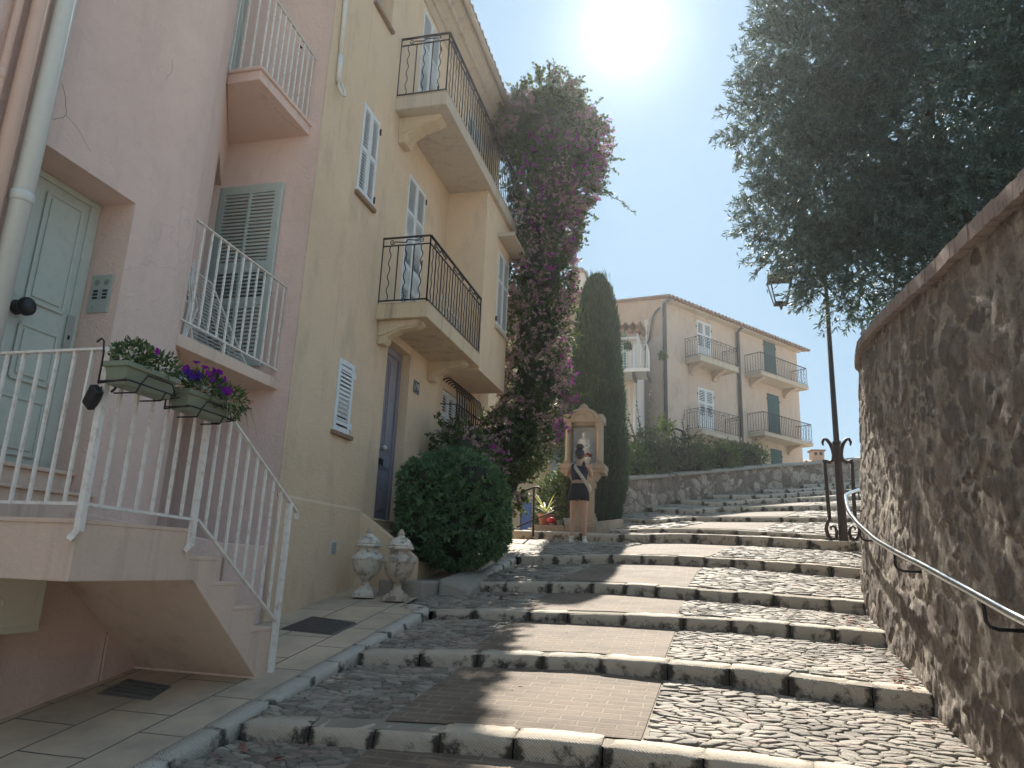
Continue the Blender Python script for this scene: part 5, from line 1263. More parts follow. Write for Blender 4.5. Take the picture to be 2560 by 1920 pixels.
# drain covers
def drain_cover(name, poly, lab, slots, ang):
    c = Vector((sum(p[0] for p in poly)/4, sum(p[1] for p in poly)/4, 0)); c.z = zs(c.y)
    dcv = thing(name, c, lab, 'drain cover')
    P = [Vector((x,y,zs(y))) for x,y in poly]
    q = MB(); q.hexa([p+Vector((0,0,-.02)) for p in P],[p+Vector((0,0,.006)) for p in P]); q.build('plate','drain',dcv)
    q = MB()
    for k in range(slots):
        t = (k+.5)/slots; a = P[0].lerp(P[3],t); b = P[1].lerp(P[2],t); q.bar(a.lerp(b,.05)+Vector((0,0,.010)),b.lerp(a,.05)+Vector((0,0,.010)),.014,.012)
    q.build('ribs','drain',dcv); return dcv
drain_cover('drain_cover', [(-3.58,6.0),(-3.02,5.93),(-3.0,6.36),(-3.56,6.5)], 'ribbed iron drain cover in the pavement by the yellow house', 16, 0)
drain_cover('drain_cover', [(-3.76,4.2),(-3.34,4.18),(-3.40,4.44),(-3.80,4.50)], 'rough dark drain cover in the shade under the pink stairs', 5, 0)

# urns
def urn(name, x, y, z, lab, rot, mat):
    t = thing(name, (x,y,z), lab, 'urn', 'lidded urns beside the yellow house steps'); t.rotation_euler.z = 0
    ca, sa = math.cos(rot), math.sin(rot)
    R = lambda px, py, pz: (x+px*ca-py*sa, y+px*sa+py*ca, z+pz)
    q = MB()
    for (a, z0, z1, b) in ((.115,0,.055,.112),(.098,.055,.075,.09)): q.hexa([R(-a,-a,z0),R(a,-a,z0),R(a,a,z0),R(-a,a,z0)],[R(-b,-b,z1),R(b,-b,z1),R(b,b,z1),R(-b,b,z1)])
    q.lathe([(.088,.07),(.085,.09),(.06,.105),(.045,.13),(.04,.16),(.045,.185),(.055,.19)], (x,y,z), 28)
    q.build('pedestal', mat, t, True, bevel=.004).data.polygons.foreach_set('use_smooth', [False]*12+[True]*(len(q.f)-12))
    q = MB(); flu = lambda r_, zz, th: r_*(1+(.022 if .2 < zz < .37 else 0)*abs(math.sin(th*10)))
    q.lathe([(.05,.185),(.07,.205),(.105,.235),(.135,.28),(.155,.33),(.168,.375),(.172,.40),(.176,.405),(.170,.425),(.158,.44),(.14,.465),(.115,.485),(.108,.51),(.112,.53),(.12,.535)], (x,y,z), 40, flu)
    for k in range(30):
        a = 2*PI*k/30; q.lathe([(.0,-.012),(.011,-.004),(.012,.006),(0,.016)], (x+.172*math.cos(a), y+.172*math.sin(a), z+.398), 6)
    q.build('body', mat, t, True)
    q = MB(); q.lathe([(.10,.528),(.140,.532),(.146,.545),(.143,.558),(.125,.562)], (x,y,z), 36)
    q.lathe([(.12,.56),(.132,.565),(.134,.578),(.118,.585),(.112,.60),(.095,.63),(.065,.652),(.042,.662),(.034,.675),(.034,.69)], (x,y,z), 36, lambda r_, zz, th: r_*(1+.03*abs(math.sin(th*5))*(.58 < zz < .65)))
    ld = q.build('lid', 'urn_white', t, True)
    q = MB()
    for k in range(8):
        a = 2*PI*k/8; q.lathe([(0,-.014),(.013,-.006),(.014,.006),(.0,.016)], (x+.03*math.cos(a), y+.03*math.sin(a), z+.69), 7)
    q.lathe([(.028,.69),(.03,.70),(.026,.72),(.016,.738),(0,.745)], (x,y,z), 16); q.build('finial', 'urn', ld, True)
urn('urn', -3.492, 7.50, zs(7.5), 'white flaking stone urn with broken finial, nearer the yellow house wall', .25, 'urn_white')
urn('urn', -3.078, 7.40, zs(7.4), 'grey weathered stone urn with pointed lid, nearer the street', .12, 'urn')

# planters hung on the railing
def trough(name, y0, y1, zt, lab):
    t = thing(name, (-2.84, (y0+y1)/2, zt-.13), lab, 'planter', 'flower planters hung on the white stair railing')
    q = MB(); xa, xb = -2.92, -2.775; i_ = .022
    # tapered, open box with a rim
    def ring(e, z): return [(xa+e, y0+e, z),(xb-e, y0+e, z),(xb-e, y1-e, z),(xa+e, y1-e, z)]
    q.loft([ring(i_, zt-.12), ring(.006, zt-.03), ring(-.008, zt-.028), ring(-.008, zt), ring(.006, zt), ring(.02, zt-.04)], True)
    q.build('trough', 'planter_green', t, bevel=.004)
    q = MB()
    for zz, o_ in ((zt-.10,.012),):
        P = [(xa-.03,y0+.02,zz),(xb+o_,y0+.02,zz-.0),(xb+o_,y1-.02,zz),(xa-.03,y1-.02,zz)]
        q.tube([P[0],P[1]], .0045, 6); q.tube([P[1],P[2]], .0045, 6); q.tube([P[2],P[3]], .0045, 6)
    for yy in (y0+.1, y1-.1): q.tube([(xb+.012,yy,zt-.10),(xb-.01,yy,zt-.145),(xa,yy,zt-.145)], .0045, 6)
    q.tube([(xb+.012,y0+.10,zt-.10),(xb+.012,y0+.14,zt-.045),(xb+.012,y1-.06,zt-.045),(xb+.012,y1-.02,zt-.10)], .0045, 6)
    for yy in (y0-.012, y1+.004):
        q.tube([(xa-.0,yy,zt-.12),(xa-.0,yy,zt+.03),(xa-.012,yy,zt+.105),(xa-.03,yy,zt+.12),(xa-.055,yy,zt+.10)], .005, 6)
        q.tube([(xa-.0,yy,zt-.12),(xb+.012,yy+.01,zt-.10)], .0045, 6)
    q.build('bracket', 'iron', t, True)
    q = MB(); q.box(xa+.012, xb-.012, y0+.012, y1-.012, zt-.06, zt-.02); q.build('soil', 'earth', t)
    return t
def blob_pts(n, c, rad, rng=RNG, inner=.35):
    D = rotdirs(n, rng); R_ = rng.uniform(inner, 1, (n,1))**.6
    return np.array(c)+D*R_*np.array(rad), D
t1 = trough('flower_planter', 2.93, 3.315, 2.495, 'sage green trough with variegated foliage and one purple bloom, hung nearest the corner post')
P, D = blob_pts(420, (-2.84,3.03,2.545), (.10,.12,.085)); P2, D2 = blob_pts(330, (-2.84,3.22,2.54), (.10,.12,.09)); D[:,2] += .5; D2[:,2] += .5
leaves('foliage', np.concatenate([P,P2]), np.concatenate([D,D2])+RNG.normal(size=(750,3))*.5, RNG.uniform(.022,.042,750), .018, 'variegated', t1)
def petunias(n, c, rad, mat, parent, size=.024):
    V = []; F = []
    for k in range(n):
        d = Vector(rotdirs(1, RNG)[0]); d.z = abs(d.z)*.8; d.x = abs(d.x)*.9; d.normalize(); p = Vector(c)+Vector((d.x*rad[0], d.y*rad[1], d.z*rad[2]))+Vector(RNG.normal(size=3)*.015)
        x = d.orthogonal().normalized(); y = d.cross(x); i0 = len(V); V.append(tuple(p-d*.012))
        for j in range(10):
            a = 2*PI*j/10; rr = size*(1 if j % 2 == 0 else .80)*random.uniform(.9,1.1); V.append(tuple(p+x*rr*math.cos(a)+y*rr*math.sin(a)+d*.004))
        for j in range(10): F.append((i0, i0+1+j, i0+1+(j+1) % 10))
    me = bpy.data.meshes.new('blossom'); me.from_pydata(V, [], F); me.update(); return mesh_obj('blossom', me, mat, parent)
petunias(1, (-2.75,3.06,2.57), (.02,.02,.02), 'petunia', t1)
petunias(10, (-2.80,3.40,2.53), (.05,.06,.05), 'blue_petal', t1, .017)
t2 = trough('flower_planter', 3.42, 3.83, 2.47, 'sage green trough full of purple petunias and trailing pale blades, lower on the railing')
P, D = blob_pts(420, (-2.82,3.58,2.52), (.11,.2,.08)); P2, D2 = blob_pts(260, (-2.80,3.80,2.48), (.10,.13,.10)); D[:,2] += .4
leaves('foliage', np.concatenate([P,P2]), np.concatenate([D,D2])+RNG.normal(size=(680,3))*.6, RNG.uniform(.03,.06,680), .014, 'petunia_leaf', t2)
petunias(20, (-2.82,3.55,2.545), (.09,.15,.08), 'petunia', t2, .026); petunias(6, (-2.75,3.66,2.50), (.05,.05,.04), 'petunia', t2, .026)
petunias(7, (-2.76,3.90,2.46), (.04,.05,.07), 'pink_petal', t2, .012)
V = []; F = []
for k in range(46):
    a = random.uniform(-1.2,1.2); y = random.uniform(3.66,3.9); p = Vector((-2.80,y,2.5)); d = Vector((abs(random.gauss(.6,.3)), random.gauss(.35,.6), random.uniform(.5,1.1))).normalized()
    L = random.uniform(.10,.24); w_ = .004; s_ = d.cross(Vector((0,0,1))).normalized()*w_; i0 = len(V)
    for j in range(6):
        t = j/5; q_ = p+d*L*t+Vector((0,0,-.26*L/.2*t*t)); V += [tuple(q_-s_*(1-.8*t)), tuple(q_+s_*(1-.8*t))]
    for j in range(5): F.append((i0+2*j,i0+2*j+1,i0+2*j+3,i0+2*j+2))
me = bpy.data.meshes.new('grass_blades'); me.from_pydata(V, [], F); me.update(); mesh_obj('grass_blades', me, 'pale_blade', t2)
# key safe clipped to the railing
ks = thing('key_safe', (-2.93,2.96,2.33), 'black key safe box hanging on the white railing corner post', 'key safe')
q = MB(); R = Matrix.Rotation(.75, 4, 'Y') @ Matrix.Rotation(.35, 4, 'X'); q.box(-.035,.035,-.022,.022,-.07,.05); q.v = [tuple(R @ Vector(v)+Vector((-2.955,2.94,2.315))) for v in q.v]; q.build('case','black',ks,bevel=.008)
q = MB(); q.tube([(-2.95,2.962,2.35),(-2.94,2.985,2.385),(-2.92,3.01,2.395),(-2.905,3.02,2.375),(-2.92,3.01,2.35)], .007, 8); q.build('shackle','black',ks,True)

# iron rail on the alley steps, left of the shrine
ar = thing('handrail', (-3.0,13.75,2.2), 'thin dark iron handrail with curled end left of the shrine', 'handrail')
q = MB(); y = 13.75; q.tube([(-3.02,y,2.15),(-3.03,y,3.06)], .022, 8); q.tube([(-3.6,y,2.86),(-3.10,y,3.05),(-3.02,y,3.08),(-2.95,y,3.085),(-2.905,y,3.05),(-2.91,y,3.0),(-2.94,y,3.0)], .018, 8); q.tube([(-3.55,y,2.22),(-2.35,y+.4,2.81)], .014, 8)
q.tube([(-3.6,y,2.0),(-3.6,y,2.87)], .018, 8); q.tube([(-2.35,y+.4,2.2),(-2.35,y+.4,2.83)], .014, 8); q.build('rail','rust_iron',ar,True)

# ------------------------------------------------------------------ shrine terrace and shrine
tl = thing('stone_ledge', (-2.3,14.5,2.2), 'long low stone ledge under the shrine and flower pots', 'ledge')
q = MB(); q.box(-3.15,-2.52,14.36,15.6,2.0,2.40); q.box(-2.51,-1.93,14.34,15.6,2.0,2.415); q.build('slab','stone_trim',tl,bevel=.015)
q = MB(); q.hexa([(-1.92,14.4,2.1),(-1.44,15.2,2.1),(-1.60,16.6,2.1),(-2.6,15.6,2.1)],[(-1.92,14.4,2.47),(-1.44,15.2,2.62),(-1.60,16.6,2.72),(-2.6,15.6,2.5)]); q.build('kerb_stones','stone_trim',tl,bevel=.015)
SX, SY = -2.26, 14.95
FS = Fr((SX,SY,0),(1,0,0))
shr = thing('stone_shrine', (SX,SY+.2,2.41), 'carved stone wayside shrine with glazed niche in front of the cypress', 'shrine')
def sbox(m, hw, z0, z1, f=.0, b=.5): return m.fb(FS, -hw, hw, z0, z1, -b, f)
q = MB(); sbox(q,.285,2.40,2.50,.06,.5); sbox(q,.27,2.50,2.58,.045,.49); q.prism(Fr((SX,SY-.0,0),(1,0,0)), [(-.26,2.58),(.26,2.58),(.235,2.66),(.225,2.72),(-.225,2.72),(-.235,2.66)], -.46, .03)
sbox(q,.215,2.72,3.24,.02,.44); sbox(q,.235,3.24,3.34,.035,.46)
q.prism(FS, [(-.225,3.34),(.225,3.34),(.34,3.52),(-.34,3.52)], -.46, .05); q.build('pedestal','stone_trim',shr,bevel=.006)
q = MB(); sbox(q,.46,3.52,3.60,.12,.5); sbox(q,.475,3.60,3.70,.14,.5); q.build('ledge','stone_trim',shr,bevel=.01)
q = MB(); sbox(q,.375,3.70,4.62,-.31,.46); q.fb(FS,-.375,-.265,3.70,4.62,-.31,-.06); q.fb(FS,.265,.375,3.70,4.62,-.31,-.06); q.fb(FS,-.265,.265,4.55,4.62,-.31,-.06); q.build('niche','stone_trim',shr)
q = MB(); q.fb(FS,-.264,.264,3.705,4.549,-.309,-.30); q.build('niche_panel','panel_white',shr)
for s in (-1,1):
    q = MB(); cx = .335*s
    q.fb(FS,cx-.075,cx+.075,3.70,3.77,-.12,.03); q.lathe([(.068,3.77),(.072,3.80),(.062,3.83),(.056,3.86),(.052,4.40),(.062,4.43),(.055,4.46),(.072,4.50)], (SX+cx,SY-.0+.045,0), 20)
    q.fb(FS,cx-.075,cx+.075,4.50,4.61,-.12,.035); q.build('column','stone_trim',shr,bevel=.004)
arch = [(-.43,4.61),(.43,4.61),(.43,4.76),(.33,4.77)]+[(.30*math.cos(a),4.74+.16*math.sin(a)) for a in np.linspace(.15,PI-.15,11)]+[(-.33,4.77),(-.43,4.76)]
q = MB(); q.prism(FS, arch, -.46, .07)
for r_, w_ in ((.31,.035),(.235,.022)): q.tube([FS(r_*math.cos(a),4.66+.20*math.sin(a)*r_/.31,.075) for a in np.linspace(.02,PI-.02,16)], w_, 8)
q.build('pediment','stone_trim',shr,bevel=.006)
q = MB(); sbox(q,.10,4.89,4.94,.03,.2); sbox(q,.07,4.94,4.99,.0,.17); q.tube([FS(0,4.99,-.09),FS(0,5.03,-.09)],.03,8); q.build('finial','stone_trim',shr,bevel=.01)
q = MB(); q.fb(FS,-.265,.265,3.70,4.55,-.068,-.064); q.build('niche_glass','glass',shr)
# draped statue in the niche
stt = thing('statue', (SX,SY+.17,3.70), 'small white draped figure statue standing inside the glazed shrine niche', 'statue')
q = MB(); rr = []
for z,rx,ry,ox in ((0,.14,.09,0),(.1,.145,.09,0),(.25,.135,.085,.005),(.38,.125,.08,.01),(.48,.145,.08,.0),(.54,.13,.07,-.01),(.575,.055,.05,-.01)):
    rr.append([(SX+ox+rx*(1+.09*math.sin(a*7+z*9))*math.cos(a), SY+.17+ry*(1+.09*math.sin(a*7+z*9))*math.sin(a), 3.71+z) for a in np.linspace(0,2*PI,28,endpoint=False)])
q.loft(rr); q.build('body','panel_white',stt,True)
q = MB(); q.lathe([(0,-.062),(.03,-.05),(.045,-.01),(.046,.025),(.03,.055),(0,.065)], (SX-.01,SY+.16,4.35), 16); q.build('head','panel_white',stt,True)
q = MB(); q.tube([(SX-.09,SY+.15,4.22),(SX-.11,SY+.10,4.10),(SX-.02,SY+.07,4.08),(SX+.07,SY+.09,4.13)],[.03,.028,.024,.018],8); q.tube([(SX+.09,SY+.15,4.21),(SX+.12,SY+.1,4.08),(SX+.03,SY+.07,4.05)],[.03,.028,.02],8); q.build('arms','panel_white',stt,True)
def pot(name, x, y, z, r0, r1, h, mat, lab, fol=None):
    t = thing(name, (x,y,z), lab, 'pot'); q = MB(); q.lathe([(r0,0),(r1,h*.82),(r1*1.1,h*.84),(r1*1.1,h),(r1*.95,h),(r1*.9,h*.85)], (x,y,z), 20); q.build('pot',mat,t,True); return t
p1 = pot('flower_pot', SX+.10, SY-.04, 3.70, .05,.075,.14,'white_paint','white pot of russet flowers on the shrine ledge')
P, D = blob_pts(110,(SX+.10,SY-.04,3.87),(.085,.07,.05)); leaves('flowers',P,D,.035,.025,'red_petal',p1)
P, D = blob_pts(60,(SX+.10,SY-.04,3.85),(.08,.07,.04)); leaves('foliage',P,D,.05,.02,'garden_b',p1)
p2 = pot('flower_pot', -2.80,14.45,2.40,.035,.05,.05,'white_paint','small pot with a bright red flower cushion on the stone ledge')
q = MB(); q.lathe([(.0,.02),(.06,.03),(.095,.06),(.10,.10),(.08,.13),(.04,.145),(0,.15)], (-2.80,14.45,2.41), 18, lambda r_,z,a: r_*(1+.07*math.sin(a*6+z*60))); q.build('flower_cushion','red',p2,True)
p3 = pot('flower_pot', -2.50,14.45,2.415,.05,.065,.13,'white_paint','white flower pot standing right of the grey pot on the ledge')
P, D = blob_pts(90,(-2.50,14.45,2.58),(.07,.07,.07)); leaves('foliage',P,D,.06,.02,'garden_b',p3)
p4 = pot('flower_pot', -2.63,14.43,2.40,.05,.07,.10,'grey_pot','low grey flower pot between the red flower and the white pot')
P, D = blob_pts(60,(-2.63,14.43,2.51),(.07,.06,.04)); leaves('foliage',P,D,.05,.02,'garden_b',p4)
def blades(name, c, n, L, w_, mat, parent, lift=.9, droop=.9):
    V = []; F = []
    for k in range(n):
        a = 2*PI*k/n*2.4+random.uniform(-.3,.3); el = random.uniform(.25,1.2)*lift; d = Vector((math.cos(a)*math.cos(el),math.sin(a)*math.cos(el),math.sin(el))); l = L*random.uniform(.6,1.1)
        s_ = d.cross(Vector((0,0,1))).normalized(); i0 = len(V)
        for j in range(8):
            t = j/7; p = Vector(c)+d*l*t+Vector((0,0,-droop*l*t*t*math.cos(el)*.6)); ww = w_*(.5+.8*t if t < .3 else .74*(1-t)/.7+.02)
            V += [tuple(p-s_*ww), tuple(p+Vector((0,0,-.15*ww))), tuple(p+s_*ww)]
        for j in range(7):
            b = i0+3*j; F += [(b,b+1,b+4,b+3),(b+1,b+2,b+5,b+4)]
    me = bpy.data.meshes.new(name); me.from_pydata(V, [], F); me.update(); return mesh_obj(name, me, mat, parent, True)
sp = pot('potted_plant', -2.98,14.75,2.40,.12,.16,.24,'terracotta','spiky plant with long pale arching blades in a terracotta pot'); sp['category'] = 'plant'
blades('foliage', (-2.98,14.75,2.66), 26, .75, .022, 'pale_blade', sp)
gt = thing('iron_gate', (-1.85,15.25,2.6), 'small black scrolled iron gate panel right of the shrine, before the cypress', 'gate')
q = MB()
for x in (-2.04,-1.66): q.bar((x,15.25,2.55),(x,15.25,3.40),.025)
for z in (2.66,3.02,3.36): q.bar((-2.04,15.25,z),(-1.66,15.25,z),.018)
q.build('frame','iron',gt)
for cx in (-1.94,-1.76):
    for cz in (2.78,2.93,3.12,3.27): MB().tube(spiral((cx,15.25,cz),(1,0,0),(0,0,1),.075,1.6,PI/2,.007,1 if cx < -1.85 else -1),.0075,5,False).build('scroll','iron',gt)

# ------------------------------------------------------------------ person
PX, PY, PZ = -2.08, 13.32, 2.018
per = thing('person', (PX,PY,PZ), 'person in dark crop top and shorts with cream shoulder bag, standing facing the shrine', 'person')
sk = [((0,0,.93),.118),((0,0,1.07),.098),((0,.005,1.22),.108),((0,0,1.35),.105),((0,-.005,1.455),.058),((0,.005,1.525),.044),((0,.025,1.60),.078),((0,.022,1.665),.070)]
ed = [(0,1),(1,2),(2,3),(3,4),(4,5),(5,6),(6,7)]
def addv(p, r_, par): sk.append((p, r_)); ed.append((par, len(sk)-1)); return len(sk)-1
addv((0,.108,1.595),.014,6)
for s, el, hd in ((1,(.225,.07,1.225),(.075,.20,1.46)),(-1,(-.255,.06,1.25),(-.05,.25,1.42))):
    a = addv((s*.10,-.0,1.42),.058,3); b = addv((s*.165,0,1.405),.050,a); c = addv((s*.205,.02,1.32),.042,b); e = addv(el,.036,c)
    m_ = tuple(np.array(el)*.45+np.array(hd)*.55); f = addv(m_,.032,e); w_ = addv(hd,.023,f)
    pd = Vector((-s*.3,.25,.75)).normalized(); pm = Vector(hd)+pd*.045; pl = addv(tuple(pm),.026,w_)
    side = pd.cross(Vector((0,1,0))).normalized()
    for k, (o_, L_) in enumerate(((-.027,.062),(-.009,.075),(.009,.071),(.027,.056))):
        k0 = addv(tuple(pm+side*o_+pd*.03),.0095,pl); k1 = addv(tuple(pm+side*o_*1.05+pd*(.03+L_*.5)+Vector((0,.012,0))),.0085,k0); addv(tuple(pm+side*o_*1.05+pd*(.025+L_*.85)+Vector((0,.035,0))),.0075,k1)
    t0 = addv(tuple(Vector(hd)+pd*.02-side*.033),.0105,w_); addv(tuple(Vector(hd)+pd*.055-side*.052+Vector((0,.012,0))),.009,t0)
for s in (1,-1):
    b_ = 1 if s < 0 else 0      # the left leg is relaxed, its knee a little forward and out
    h_ = addv((s*.088,.012*b_,.86-.012*b_),.098,0); t_ = addv((s*.098-.006*b_,.03*b_+.008,.68),.084,h_); k_ = addv((s*.106-.014*b_,.062*b_+.01,.48),.056,t_); c_ = addv((s*.110-.012*b_,.03*b_-.018,.34),.056,k_); a_ = addv((s*.112-.012*b_,-.012,.09),.034,c_); addv((s*.122-.03*b_,.10,.035),.034,a_)
me = bpy.data.meshes.new('body'); me.from_pydata([(p[0]+PX,p[1]+PY,p[2]+PZ) for p,_ in sk], ed, []); me.update()
body = mesh_obj('body', me, 'skin', per)
md = body.modifiers.new('skin','SKIN'); md.use_smooth_shade = True
sv = me.skin_vertices[0].data
for i,(_,r_) in enumerate(sk): sv[i].radius = (r_, r_)
sv[0].use_root = True
ss = body.modifiers.new('sub','SUBSURF'); ss.levels = 1; ss.render_levels = 2
dg = bpy.context.evaluated_depsgraph_get(); dg.update()
me2 = bpy.data.meshes.new_from_object(body.evaluated_get(dg)); body.modifiers.clear(); body.data = me2
me2.polygons.foreach_set('use_smooth',[True]*len(me2.polygons))
if not me2.materials: me2.materials.append(M['skin'])
def ell(z, rx, ry, ox=0, oy=0, n=24): return [(PX+ox+rx*math.cos(a),PY+oy+ry*math.sin(a),PZ+z) for a in np.linspace(0,2*PI,n,endpoint=False)]
q = MB(); q.loft([ell(1.09,.148,.112),ell(1.05,.152,.116),ell(.98,.178,.135,0,-.008),ell(.90,.192,.142,0,-.012),ell(.845,.194,.135,0,-.01),ell(.80,.165,.10,0,-.01)])
for s in (1,-1): q.loft([ell(.90,.098,.128,s*.092,-.006),ell(.84,.102,.122,s*.095,-.004),ell(.775,.098,.108,s*.098)])
q.build('shorts','black_cloth',per,True)
q = MB(); q.loft([ell(1.155,.142,.112),ell(1.22,.150,.118),ell(1.30,.163,.122),ell(1.37,.160,.116),ell(1.41,.125,.10)])
for s in (1,-1): q.tube([(PX+s*.105,PY-.095,PZ+1.36),(PX+s*.095,PY-.085,PZ+1.43),(PX+s*.085,PY-.02,PZ+1.475),(PX+s*.09,PY+.06,PZ+1.43),(PX+s*.1,PY+.1,PZ+1.37)],[.04,.032,.026,.03,.036],8)
q.build('crop_top','navy',per,True)
q = MB(); q.lathe([(0,-.10),(.05,-.09),(.082,-.04),(.094,.01),(.09,.055),(.06,.095),(0,.108)], (PX,PY-.008,PZ+1.64), 22, lambda r_,z,a: r_*(1+.05*math.sin(a*5+z*40)*math.sin(z*55)))
q.lathe([(0,-.06),(.05,-.045),(.073,-.01),(.073,.02),(.05,.052),(0,.066)], (PX+.005,PY-.015,PZ+1.775), 18, lambda r_,z,a: r_*(1+.10*math.sin(a*6+z*60)))
q.v = [(x, min(y, PY+.062) if z < PZ+1.68 else y, z) for x,y,z in q.v]
q.build('hair','hair',per,True)
q = MB()
for s in (1,-1): q.lathe([(0,-.03),(.012,-.02),(.016,0),(.012,.02),(0,.028)], (PX+s*.083,PY+.02,PZ+1.60), 10)
q.build('ears','skin',per,True)
q = MB()
for s in (1,-1): q.lathe([(0,-.007),(.008,-.003),(.008,.003),(0,.007)], (PX+s*.03,PY+.10,PZ+1.625), 8)
q.build('eyes','black',per,True); q = MB(); q.tube([(PX-.022,PY+.098,PZ+1.555),(PX,PY+.103,PZ+1.553),(PX+.022,PY+.098,PZ+1.555)],.005,6); q.build('mouth','red_petal',per,True)
q = MB(); sp_ = [(-.10,.07,1.45),(-.115,.0,1.482),(-.10,-.085,1.45),(-.06,-.125,1.38),(.02,-.136,1.27),(.10,-.13,1.16),(.165,-.10,1.06),(.19,-.03,1.0)]
for a,b in zip(sp_[:-1],sp_[1:]): q.bar((PX+a[0],PY+a[1],PZ+a[2]),(PX+b[0],PY+b[1],PZ+b[2]),.062,.012,(0,-1,.2))
q.loft([ell(.93,.03,.05,.185,.02,10),ell(.97,.045,.09,.19,.02,10),ell(1.04,.04,.085,.185,.02,10),ell(1.10,.015,.05,.175,.02,10)]); q.build('shoulder_bag','bag',per,True)
for s in (1,-1):
    q = MB(); cx = PX+s*.118-(.016 if s < 0 else 0)
    def ft(y0,w_,z0,z1): return [(cx+w_*math.cos(a),PY+y0,PZ+(z0+z1)/2+(z1-z0)/2*math.sin(a)) for a in np.linspace(0,2*PI,14,endpoint=False)]
    q.loft([ft(-.075,.012,.0,.05),ft(-.06,.036,0,.085),ft(-.02,.042,0,.10),ft(.04,.044,0,.085),ft(.11,.046,0,.06),ft(.16,.034,0,.045),ft(.178,.01,.008,.03)]); so_ = q.build('shoe','shoe',per,True)
    q = MB(); q.lathe([(.040,.07),(.041,.13),(.039,.135)], (PX+s*.112-(.012 if s < 0 else 0),PY-.012,PZ), 14); q.build('sock','white_paint',so_,True)

# ------------------------------------------------------------------ vegetation
def limb_mesh(limbs, mat, parent, name='trunk'):
    q = MB()
    for pts, r_ in limbs: q.tube(pts, r_, 10)
    return q.build(name, mat, parent, True)
def curve_pts(a, b, n=7, wob=.12, sag=0):
    a = Vector(a); b = Vector(b); out = []
    for k in range(n):
        t = k/(n-1); out.append(a.lerp(b,t)+Vector((random.uniform(-wob,wob),random.uniform(-wob,wob),random.uniform(-wob,wob)-sag*4*t*(1-t)))*(0 if k in (0,n-1) else 1))
    return out
def lobes_sample(lobes, n, rng, shell=.55):
    vol = np.array([(l[1][0]*l[1][1]*l[1][2])**.75 for l in lobes]); vol /= vol.sum(); idx = rng.choice(len(lobes), n, p=vol)
    C = np.array([l[0] for l in lobes])[idx]; R_ = np.array([l[1] for l in lobes])[idx]
    D = rotdirs(n, rng); r_ = shell+(1-shell)*rng.uniform(0,1,(n,1))**.7
    P = C+D*R_*r_
    # drop points that are well inside another lobe
    ins = np.zeros(n, bool)
    for c, rr in lobes: ins |= (((P-np.array(c))/np.array(rr))**2).sum(1) < (shell*.85)**2
    return P[~ins], (D/np.array(R_))[~ins]
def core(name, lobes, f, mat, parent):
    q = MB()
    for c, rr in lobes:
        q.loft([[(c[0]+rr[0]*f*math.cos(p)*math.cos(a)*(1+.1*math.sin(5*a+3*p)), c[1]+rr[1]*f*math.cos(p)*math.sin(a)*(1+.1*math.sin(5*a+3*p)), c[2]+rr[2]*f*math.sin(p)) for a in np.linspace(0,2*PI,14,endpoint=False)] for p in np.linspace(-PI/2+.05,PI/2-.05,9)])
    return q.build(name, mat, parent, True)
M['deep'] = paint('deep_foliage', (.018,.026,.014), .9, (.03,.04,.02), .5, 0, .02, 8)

# olive tree behind the right-hand wall
ol = thing('olive_tree', (3.9,10.4,4.3), 'large grey green olive tree overhanging the curved stone wall', 'tree')
limb_mesh([(curve_pts((3.9,10.4,4.0),(3.7,10.2,5.6),5,.06),[.26,.22,.2,.19,.2]),(curve_pts((3.7,10.2,5.5),(2.2,9.8,7.2),6,.1),[.15,.13,.11,.09,.06,.03]),(curve_pts((3.7,10.2,5.5),(3.3,10.2,9.2),7,.12),[.16,.14,.12,.1,.08,.05,.03]),(curve_pts((3.7,10.2,5.5),(5.2,9.8,8.0),6,.1),[.15,.13,.11,.09,.06,.03]),(curve_pts((2.8,10,6.5),(1.5,9.9,6.3),5,.08),[.07,.06,.05,.03,.02]),(curve_pts((3.6,10.2,7),(2.0,10.2,8.8),5,.1),[.08,.06,.05,.03,.02]),(curve_pts((3.9,10.2,5.2),(2.6,9.6,5.3),5,.08),[.09,.07,.05,.04,.02]),(curve_pts((4.4,10,6.5),(4.9,9.4,5.9),5,.08),[.08,.06,.05,.04,.02])],'bark',ol)
OL = [((1.78,9.9,5.70),(.42,.5,.42)),((3.7,10.0,7.9),(2.0,1.9,1.9)),((2.15,9.9,7.1),(1.15,1.2,1.2)),((2.0,10,8.9),(1.1,1.2,1.2)),((1.62,9.9,6.5),(.85,1.0,.72)),((2.45,9.8,5.65),(1.05,1.0,.8)),((3.5,9.6,6.1),(1.3,1.2,1.0)),((2.3,10.1,10.2),(1.2,1.3,1.2)),((4.2,10,10),(1.9,1.8,1.6)),((5.6,9.8,8.3),(1.6,1.8,1.9)),((4.9,9.6,6.7),(1.4,1.4,1.2)),((1.35,9.9,8.1),(.75,.8,.7)),((6.5,9.8,10),(1.5,1.6,1.5))]
